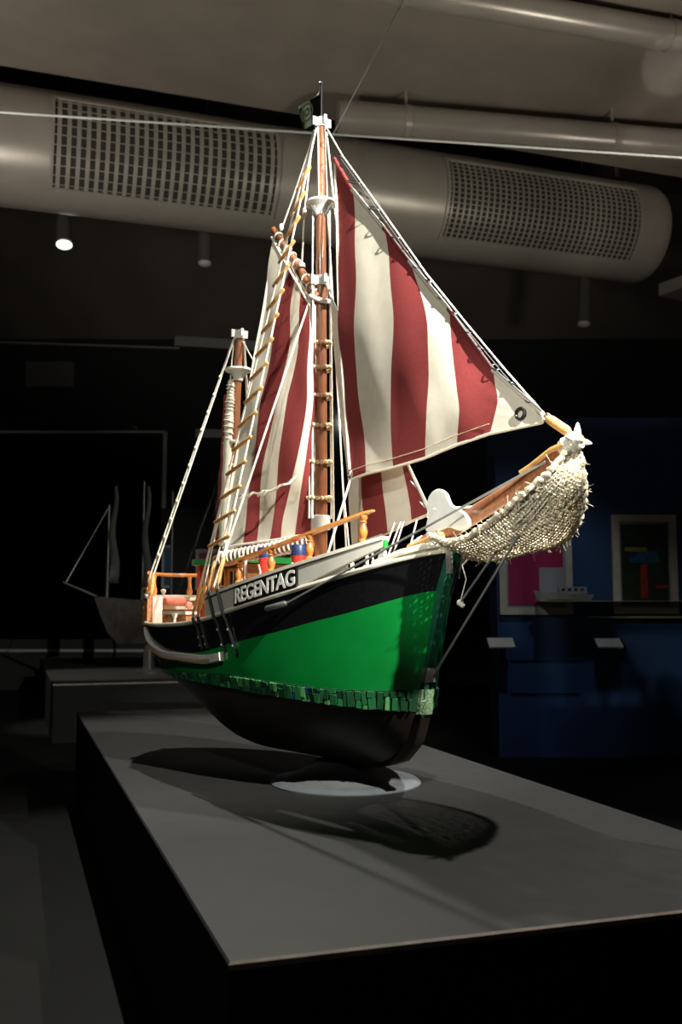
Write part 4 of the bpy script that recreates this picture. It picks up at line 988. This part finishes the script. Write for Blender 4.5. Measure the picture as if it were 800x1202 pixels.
# furled mizzen sail beside its mast
pz = [SP(p) + Vector((-.012, 0, 0)) for p in PTS['mizfurl']]
pp = []; rad = []
for i in range(25):
    t = i / 24 * (len(pz) - 1); k = min(int(t), len(pz) - 2); pp.append(pz[k].lerp(pz[k + 1], t - k)); rad.append(.010 + .009 * math.sin(PI * i / 24) ** .5 + .002 * math.sin(i * 1.9))
fs = MB().tube(pp, rad, 10).build('furled_sail', M['sail_c'], ship)
MB().tube([p + Vector((-.016, -.010, 0)) for p in pp[3:]], [r_ * .62 for r_ in rad[3:]], 8).build('furled_red_cloth', M['sail_r'], fs)
hx = []
for i in range(150):
    t = i / 149 * 10; k = min(int(t), 23); p = pp[k].lerp(pp[k + 1], t - k); a = i * .62
    hx.append(p + Vector((math.cos(a), math.sin(a), 0)) * (rad[k] + .002))
MB().tube(hx, .0028, 5).build('furling_rope', M['rope'], fs)

# bead hoops holding the mainsail to the mast
for w_ in PTS['hoops']:
    m = MB(); c = S(.735, 0, w_); q = 17
    for k in range(q):
        a = 2 * PI * k / q; m.ball(c + Vector((math.cos(a) * .043, math.sin(a) * .043, .003 * math.sin(3 * a))), .0082, 8, 5)
    m.build('bead_hoop', M['bead'], fm)

# ------------------------------------------------------------------ sails
def dense(pts):
    out = []
    for i in range(len(pts) - 1):
        p1, p2 = pts[i], pts[i + 1]; p0 = pts[i - 1] if i else p1 * 2 - p2; p3 = pts[i + 2] if i + 2 < len(pts) else p2 * 2 - p1
        for k in range(3):
            t = k / 3; out.append(0.5 * ((2 * p1) + (p2 - p0) * t + (2 * p0 - 5 * p1 + 4 * p2 - p3) * t * t + (3 * p1 - p0 - 3 * p2 + p3) * t ** 3))
    return out + [pts[-1]]
def sail(name, keys, colours, edge_r, tilt=None):
    cols = [dense([SP(p) for p in PTS[k]]) for k in keys]
    # bolt rope around the sail is the sail's own mesh, cloths are its pieces
    loop = cols[0] + [c[-1] for c in cols[1:]] + cols[-1][::-1][1:] + [c[0] for c in cols[::-1][1:-1]]
    e = MB().tube(loop, edge_r, 6, closed=True).build(name, M['sail_c'], ship)
    for i in range(len(cols) - 1):
        a, b = cols[i], cols[i + 1]; nu = 9; rowz = []
        for j in range(len(a)):
            rr = []
            def slope(q):
                lo, hi = max(q - 1, 0), min(q + 1, len(cols) - 1)
                L = sum(math.hypot(cols[m_ + 1][j].x - cols[m_][j].x, cols[m_ + 1][j].z - cols[m_][j].z) for m_ in range(lo, hi))
                return (cols[hi][j].y - cols[lo][j].y) / max(L, 1e-4)
            h_ = math.hypot(b[j].x - a[j].x, b[j].z - a[j].z); m0, m1 = slope(i) * h_, slope(i + 1) * h_
            for k in range(nu + 1):
                t = k / nu; p = a[j].lerp(b[j], t)
                p.y = (2 * t ** 3 - 3 * t * t + 1) * a[j].y + (t ** 3 - 2 * t * t + t) * m0 + (3 * t * t - 2 * t ** 3) * b[j].y + (t ** 3 - t * t) * m1
                p.y += .0050 * math.sin(9.0 * p.z + 7 * p.x) + .0028 * math.sin(21 * p.z - 9 * p.x) + .0016 * math.sin(37 * p.x + 11 * p.z)
                rr.append(p)
            rowz.append(rr)
        o = MB().grid(rowz).build('red_sailcloth' if colours[i] == 'r' else 'cream_sailcloth', M['sail_r'] if colours[i] == 'r' else M['sail_c'], e, angle=180)
        md = o.modifiers.new('thick', 'SOLIDIFY'); md.thickness = .0012; md.offset = 0; md.use_rim = False
    return e, cols
jib, jc = sail('jib_sail', ['jib%d' % i for i in range(7)], 'rcrcrc', .0055)
stys, sc_ = sail('staysail', ['stay%d' % i for i in range(5)], 'crcr', .005)
mains, mc = sail('main_sail', ['main%d' % i for i in range(7)], 'crcrcr', .0055)
# jib details: luff tape, corner eyelet, hanks on the stay
stay = [SP(p) for p in PTS['staywire']]
def poly_at(pts, t):
    d = [0]; 
    for a, b in zip(pts, pts[1:]): d.append(d[-1] + (b - a).length)
    L = t * d[-1]
    for i in range(len(pts) - 1):
        if L <= d[i + 1] + 1e-9: return pts[i].lerp(pts[i + 1], (L - d[i]) / max(d[i + 1] - d[i], 1e-9))
    return pts[-1]
rope('jib_stay', stay, .0030, M['rope'], ship)
rope('jib_halyard', [p + Vector((0, -.006, -.014)) for p in stay[1:]], .0016, M['wire'], ship)
luff = [c[0] for c in jc]
for i in range(6):
    rope('luff_tape', [luff[i] + Vector((0, -.004, .004)), luff[i + 1] + Vector((0, -.004, .004))], .0075, M['sail_r'] if i % 2 == 0 else M['sail_c'], jib, 8)
rope('luff_cord', [p + Vector((0.004, -.010, .010)) for p in luff[1:]], .0028, M['wire'], jib)
hk = None
for k in range(18):
    t = .055 + .90 * k / 17
    p = poly_at(stay, t); q = min((poly_at(luff, u / 200) for u in range(201)), key=lambda z: (z - p).length)
    c = (p + q) / 2; R_ = max((p - q).length / 2, .011) + .004
    if R_ > .03: R_ = .016; c = p - Vector((0, 0, .012))
    MB().torus(c, (.5, .25 * (-1) ** k, .8), R_, .0021, 12, 5).build('hank', M['darkmetal'], jib)
tackp = SP(PTS['jib6'][6])
MB().torus(tackp + Vector((-.075, -.012, .025)), (0, 1, 0), .016, .0045, 16, 6).build('eyelet', M['darkmetal'], jib)
cl = SP(PTS['jib0'][-1])
MB().torus(cl + Vector((.006, -.006, .02)), (0, 1, .2), .011, .004, 14, 6).build('eyelet', M['metal'], jib)
rope('jib_sheet', [cl, SP(PTS['sheet'][1])], .0042, M['rope'], ship)
foot = [c[-1] for c in jc]
rope('foot_seam', [p + Vector((0, -.006, .028)) for p in foot[:-1]], .0016, M['tan'], jib)
# jib turnbuckle to the bowsprit tip
ta, tb = SP(PTS['turnb_a']), SP(PTS['turnb_b'])
tbu = MB().tube([ta, ta.lerp(tb, .12), ta.lerp(tb, .2), ta.lerp(tb, .85), tb], [.006, .012, .014, .014, .007], 12).build('stay_turnbuckle', M['lightwood'], ship)
MB().torus(ta, (0, 1, 0), .010, .004, 12, 5).build('shackle', M['metal'], tbu)
# staysail stay and hanks
b2 = S(.70, 0, 1.81); dk = S(.105, 0, .862)
rope('staysail_stay', [b2, dk], .0038, M['wire'], ship)
for t in (.62, .74, .84, .915, .965):
    MB().torus(b2.lerp(dk, t) - Vector((.006, 0, .010)), (.5, .4, .6), .016, .0024, 14, 5).build('hank', M['metal'], stys)
rope('staysail_halyard', [b2 + Vector((.01, 0, 0)), SP(PTS['stay0'][0]) + Vector((0, 0, .01))], .006, M['rope'], ship)
MB().ball(b2.lerp(SP(PTS['stay0'][0]), .6), .014, 10, 6, (1, .6, 1.5)).build('halyard_block', M['metal'], ship)
sfoot = [c[-1] for c in sc_]
for s, v in ((.30, .07), (.27, .07), (.255, .06), (.19, .05)):
    MB().tube([S(s, v, .745), S(s - .01, .01, .885)], .0028, 6).build('sail_lashing', M['rope'], ship)
# mainsail: gaff, boom, lacing, reef line
gp = [SP(p) for p in PTS['gaff']]
gaff = MB().tube([gp[0] + (gp[0] - gp[1]).normalized() * .015] + gp, [.011, .0125, .015, .0165], 14).build('gaff', M['mast'], ship)
for k in range(9):
    t = .1 + .84 * k / 8; c = poly_at(gp, t); d = (gp[-1] - gp[0]).normalized()
    MB().torus(c, d + Vector((.15, .1, 0)), .0185, .0034, 14, 5).build('lacing_loop', M['rope'] if k != 5 else M['darkmetal'], gaff)
rope('gaff_head_rope', [gp[0] + Vector((0, -.014, -.03)), poly_at(gp, .5) + Vector((-.01, -.02, -.035)), gp[-1] + Vector((-.02, -.02, -.03))], .0048, M['rope'], gaff)
q = []
for k in range(13):
    a = PI * (-.62) + k / 12 * PI * 1.24; q.append(S(.732, 0, 1.765) + Vector((math.cos(a) * .040 + .0, math.sin(a) * .042, -.045 * (.5 + .5 * math.cos(a)) + .02)))
MB().tube(q, [.004] + [.0085] * 11 + [.004], 8).build('gaff_jaw', M['white'], gaff)
bp = [SP(p) for p in PTS['boom']]
bpd = (bp[0] - bp[1]).normalized()
boom = MB().tube([bp[0] + bpd * .03, bp[0], bp[1], bp[2]], [.016, .0215, .0225, .021], 14).build('boom', M['mast'], ship)
NL = 21; ex = (bp[-1] - bp[0]).normalized()
for i in range(NL):
    MB().torus(poly_at(bp, .02 + .95 * i / (NL - 1)), ex + Vector((.12, .05, .10)), .0255, .0046, 16, 6).build('lacing_loop', M['rope'], boom)
rope('foot_rope', [p + Vector((0, -.006, .022)) for p in [c[-1] for c in mc]], .0050, M['rope'], boom)
rl_ = [SP(p) for p in PTS['reef']]
rl2 = []
for i in range(17):
    rl2.append(poly_at(rl_, i / 16) + Vector((0, -.012 + .003 * math.sin(i * 2.3), .004 * math.sin(i * 1.7))))
reef = rope('reef_line', rl2, .0045, M['rope'], mains)
for i in (2, 5, 8, 9, 12, 15):
    MB().tube([rl2[i] + Vector((.0, -.004, 0)), rl2[i] + Vector((-.012, -.010, -.012)), rl2[i] + Vector((-.028, -.008, -.016))], .0042, 6).build('reef_knot', M['rope'], mains)

# ------------------------------------------------------------------ shrouds with rungs
rung_w = [2.20, 2.11, 2.02, 1.945, 1.855, 1.775, 1.70, 1.62, 1.54, 1.465, 1.39, 1.31, 1.235, 1.16, 1.08, 1.0]
def along(a, b, w_): return a.lerp(b, (w_ - a.z) / (b.z - a.z))
for side in (1, -1):
    tl = S(.742, side * .022, 2.42); tr = S(.725, side * .024, 2.42)
    fl_ = S(1.019, side * (sheer_v(1.019) + .012), sheerW(1.019) + .03)
    fl2 = S(.981, side * (sheer_v(.981) + .012), sheerW(.981) + .03)
    fr_ = S(.847, side * (sheer_v(.847) + .012), bul_top(.847) + .03)
    fr2 = S(.908, side * (sheer_v(.908) + .012), bul_top(.908) + .03)
    sh = rope('shroud', [tl, fl_], .0038, M['rope'], ship)
    rope('shroud_pair', [tl.lerp(fl_, .72), fl2], .0030, M['rope'], sh)
    sh2 = rope('shroud', [tr, fr_], .0038, M['rope'], ship)
    rope('shroud_pair', [tr.lerp(fr_, .76), fr2], .0030, M['rope'], sh2)
    for i in range(16 if side == 1 else 0):
        f = i / 15
        pl_ = tl.lerp(fl_, .117 + .747 * f ** .97); pr_ = tr.lerp(fr_, .104 + .798 * f ** .97)
        d = (pr_ - pl_); Ln = d.length; d.normalize()
        ext = max(.016, .030 - .020 * f)
        MB().tube([pl_ - d * ext, pl_ - d * (ext - .004), pr_ + d * (ext - .004), pr_ + d * ext], [.004, .0072, .0072, .004], 8).build('rung', M['lightwood'], sh)
    # mizzen shrouds with bead rungs
    mt_ = S(1.322, side * .024, 1.735); v_ = sheer_v(1.585) + .010
    mf = S(1.585, side * .262, .735)
    ms = rope('mizzen_shroud', [mt_, mf], .0036, M['rope'], ship)
    rope('mizzen_shroud_pair', [mt_ + Vector((.005, 0, 0)), S(1.555, side * .262, .735)], .0034, M['rope'], ms)
    for i in range(11 if side == 1 else 0):
        t = .165 + .745 * i / 10; c = mt_.lerp(mf, t) + Vector((.012 * t, 0, 0))
        d = Vector((.75, -.45 * side, .18)).normalized()
        MB().tube([c - d * .016, c - d * .013, c + d * .013, c + d * .016], [.003, .0062, .0062, .003], 8).build('bead_rung', M['bead'], ms)
    for k, ds2 in enumerate((0, -.03)):
        MB().lathe([(.004, 0), (.009, .012), (.007, .04), (.009, .065), (.004, .075)], S(1.588 + ds2, side * .268, .66), S(1.58 + ds2, side * .262, .74) - S(1.588 + ds2, side * .268, .66), 8).build('lanyard', M['lightwood'], ms)
    MB().ball(S(1.59, side * .272, .655), .016, 10, 6, (1, 1, .8)).build('deadeye', M['metal'], ms)
# ropes running along the main mast and halyards
for (ds_, dv, w0, w1, es, ev, mt) in ((.020, .024, 2.10, .93, .012, .034, 'rope'), (.014, .030, 1.83, .93, .010, .044, 'rope'), (-.018, -.026, 2.10, .93, -.018, -.036, 'rope'), (-.024, -.020, 2.10, .70, -.022, -.048, 'rope'), (-.004, .040, 1.80, .93, -.004, .040, 'rope')):
    rope('mast_rope', [S(.725 + ds_, dv, w0), S(.725 + es, ev, w1)], .0036, M[mt], ship)
rope('masthead_line', [S(.712, -.004, 2.44), S(.705, -.014, 2.13)], .0034, M['rope'], ship)
rope('masthead_line', [S(.722, .018, 2.44), S(.712, .020, 2.14)], .0030, M['rope'], ship)
h_ = [SP(p) for p in PTS['hal']]
hal = rope('peak_halyard', h_, .0032, M['rope'], ship); MB().ball(h_[-1] + Vector((0, 0, .012)), .012, 10, 6, (.8, .8, 1.3)).build('block', M['rope'], hal)
h2 = [SP(p) for p in PTS['hal2']]
hal2 = rope('gaff_halyard', h2, .0036, M['rope'], ship)
MB().ball(h2[1], .013, 10, 6, (.7, .7, 1.8)).build('block', M['rope'], hal2); MB().ball(h2[2], .014, 10, 6).build('block', M['rope'], hal2)
rope('gaff_span', [h2[1], poly_at(gp, .22) + Vector((0, 0, .012))], .003, M['rope'], hal2)
rope('backstay', [SP(PTS['backstay'][0]), SP(PTS['backstay'][1])], .0042, M['rope'], ship)
rope('mizzen_stay', [S(1.312, -.010, 1.735), S(.760, 0, 1.10)], .003, M['rope'], ship)
rope('mizzen_topping_lift', [S(1.326, .02, 1.735), S(1.345, .025, 1.56)], .0034, M['rope'], ship)

# ------------------------------------------------------------------ bowsprit and bow
tip, mid, heel = SP(PTS['sprit_tip']), SP(PTS['sprit_mid']), SP(PTS['sprit_heel'])
bs = MB().tube([heel - (tip - heel).normalized() * .05, heel, mid, tip], [.026, .030, .026, .0165], 18).build('bowsprit', M['mast'], ship)
hd = (tip - heel).normalized()
MB().tube([heel - hd * .075, heel - hd * .07, heel - hd * .02], [.028, .036, .036], 8).build('heel_block', M['cream'], bs)
for k in (-1, 0, 1):
    MB().tube([heel + Vector((-.03, .03 * k - .03, -.018)), heel + Vector((.10, .022 * k - .03, .018))], .009, 8).build('heel_chock', M['lightwood'], bs)
# rope-wrapped tip with pegs
m = MB()
for k in range(5):
    m.torus(tip - hd * (.012 * k), hd + Vector((.1 * (-1) ** k, .15, 0)), .020 + .003 * (k % 2), .0085, 14, 7)
wrap = m.build('tip_wrap', M['rope'], bs)
MB().tube([tip + hd * .004, tip + hd * .016], [.016, .012], 12).build('sprit_end', M['lightwood'], bs)
for d in (Vector((.1, .8, -.05)), Vector((.05, -.75, .1)), Vector((-.1, .2, .95)), Vector((.55, -.6, -.1))):
    d.normalize(); MB().tube([tip + d * .012, tip + d * .034, tip + d * .052], [.011, .009, .003], 8).build('peg', M['white'], wrap)
MB().tube([tip - hd * .03 + Vector((0, -.02, 0)), tip - hd * .075 + Vector((0, -.025, .010)), tip - hd * .15 + Vector((0, -.03, .004)), tip - hd * .19 + Vector((0, -.032, .0))], [.012, .008, .006, .009], 8).build('lashed_stick', M['lightwood'], wrap)
# white two-lobed fin plate at the bow
pp_ = [SP(p) for p in PTS['plate']]
cp = []
for i in range(len(pp_)):
    p0, p1, p2, p3 = pp_[i - 1], pp_[i], pp_[(i + 1) % len(pp_)], pp_[(i + 2) % len(pp_)]
    for k in range(4):
        t = k / 4; cp.append(0.5 * ((2 * p1) + (p2 - p0) * t + (2 * p0 - 5 * p1 + 4 * p2 - p3) * t * t + (3 * p1 - p0 - 3 * p2 + p3) * t ** 3))
fin = MB().prism(cp, (0, .014, 0)).build('bow_fin', M['white'], ship, angle=50)
bv = fin.modifiers.new('bev', 'BEVEL'); bv.width = .003; bv.segments = 2
MB().box(S(.06, .045, .812), (.04, .03, .05)).build('fin_foot', M['white'], fin, smooth=False)
MB().box(S(.075, 0, .790), (.17, .045, .022), Matrix.Rotation(-.15, 3, 'Y')).build('bow_cap', M['cream'], ship, smooth=False)
for side in (1, -1):
    MB().tube([S(.21, side * .165, .74), S(.12, side * .13, .772), S(.06, side * .085, .790), S(.02, side * .03, .80)], .012, 8).build('bow_rail', M['cream'], ship)
MB().box(S(.012, .028, .745), (.022, .008, .075)).build('bow_fitting', M['metal'], ship, smooth=False)
MB().tube([S(.045, .06, .905), S(-.10, .01, .905)], .004, 6).build('fin_pin', M['rope'], fin)

# ------------------------------------------------------------------ net under the bowsprit
def cr(pts, n):
    out = []; d = [0]
    for a, b in zip(pts, pts[1:]): d.append(d[-1] + (b - a).length)
    xs = np.linspace(0, d[-1], n)
    P3 = np.array([list(p) for p in pts])
    raw = [np.interp(xs, d, P3[:, k]) for k in range(3)]
    for k in range(3):
        for _ in range(3):
            r_ = raw[k].copy(); r_[1:-1] = (raw[k][:-2] + 2 * raw[k][1:-1] + raw[k][2:]) / 4; raw[k] = r_
    return [Vector((raw[0][i], raw[1][i], raw[2][i])) for i in range(n)]
NA = 56; NB = 22
nA = cr([SP(p) for p in PTS['netA']], NA); nC = cr([SP(p) for p in PTS['netC']], NA)
G = []
for i in range(NA):
    t = i / (NA - 1); row = []
    dep = .055 * math.sin(PI * min(t * 1.05, 1)) ** .7
    for j in range(NB):
        u = j / (NB - 1); p = nA[i].lerp(nC[i], u)
        p += Vector((random.uniform(-.0022, .0022), random.uniform(-.002, .002), -dep * 4 * u * (1 - u) * .5 + random.uniform(-.002, .002)))
        row.append(p)
    G.append(row)
m = MB()
for j in range(NB): m.tube([G[i][j] for i in range(NA)], .0034, 5)
for i in range(NA):
    m.tube([G[i][j] + Vector((.004 * ((j % 2) - .5), 0, 0)) for j in range(NB)], .0032, 5)
net = m.build('net', M['net'], ship); net['kind'] = 'stuff'
m = MB()
for P_ in (nA, nC):
    pts2 = []; rr = []
    for i in range(160):
        p = poly_at(P_, i / 159); a = i * .9
        pts2.append(p + Vector((math.cos(a) * .003, math.sin(a) * .003, math.sin(a * 1.3) * .003))); rr.append(.0072 + .0030 * random.random())
    m.tube(pts2, rr, 7)
nr = m.build('net_edge_rope', M['netrope'], net)
m = MB()
for P_ in (nA, nC):
    for i in range(170):
        p = poly_at(P_, random.random()); d = Vector((random.gauss(0, 1), random.gauss(0, 1), random.gauss(-.4, 1))).normalized()
        L = random.uniform(.012, .030); k = Vector((random.gauss(0, .3), random.gauss(0, .3), random.gauss(0, .3))) * L
        m.tube([p, p + d * L * .6, p + d * L + k], .0007, 3)
fr_o = m.build('frayed_fibres', M['netrope'], net); fr_o['kind'] = 'stuff'

# bobstays and hull stay
a, b = SP(PTS['L1a']), SP(PTS['L1b'])
a = S(.485, sheer_v(.485) + .014, .619)
st1 = rope('bow_stay', [a, b], .0036, M['wire'], ship)
c0 = S(.576, sheer_v(.576) + .016, .600)
m = MB(); m.tube([c0, c0.lerp(a, .08), c0.lerp(a, .92), a], [.006, .0105, .0105, .006], 10); m.build('stay_screw', M['metal'], st1)
a2 = S(.485, -sheer_v(.485) - .014, .619); rope('bow_stay', [a2, S(-.372, -.02, 1.007)], .0036, M['wire'], ship)
rope('bobstay', [S(stem(.395) - .016, 0, .398), SP(PTS['L2b'])], .0040, M['wire'], ship)
l3 = SP(PTS['L3a']); l3 = S(.05, -(hv(.09, .62) + .02), .62)
st3 = rope('port_bow_stay', [l3, SP(PTS['L2b']) + Vector((-.03, .02, 0))], .0036, M['wire'], ship)
MB().ball(l3, .011, 10, 6).ball(l3 + Vector((.01, 0, -.008)), .008, 8, 5).build('knot', M['rope'], st3)
bc = [SP(p) for p in PTS['bobc']]
rope('loose_cord', bc, .0018, M['rope'], st3); rope('loose_cord', [bc[0], bc[0] + Vector((-.01, 0, -.05))], .0018, M['rope'], st3)
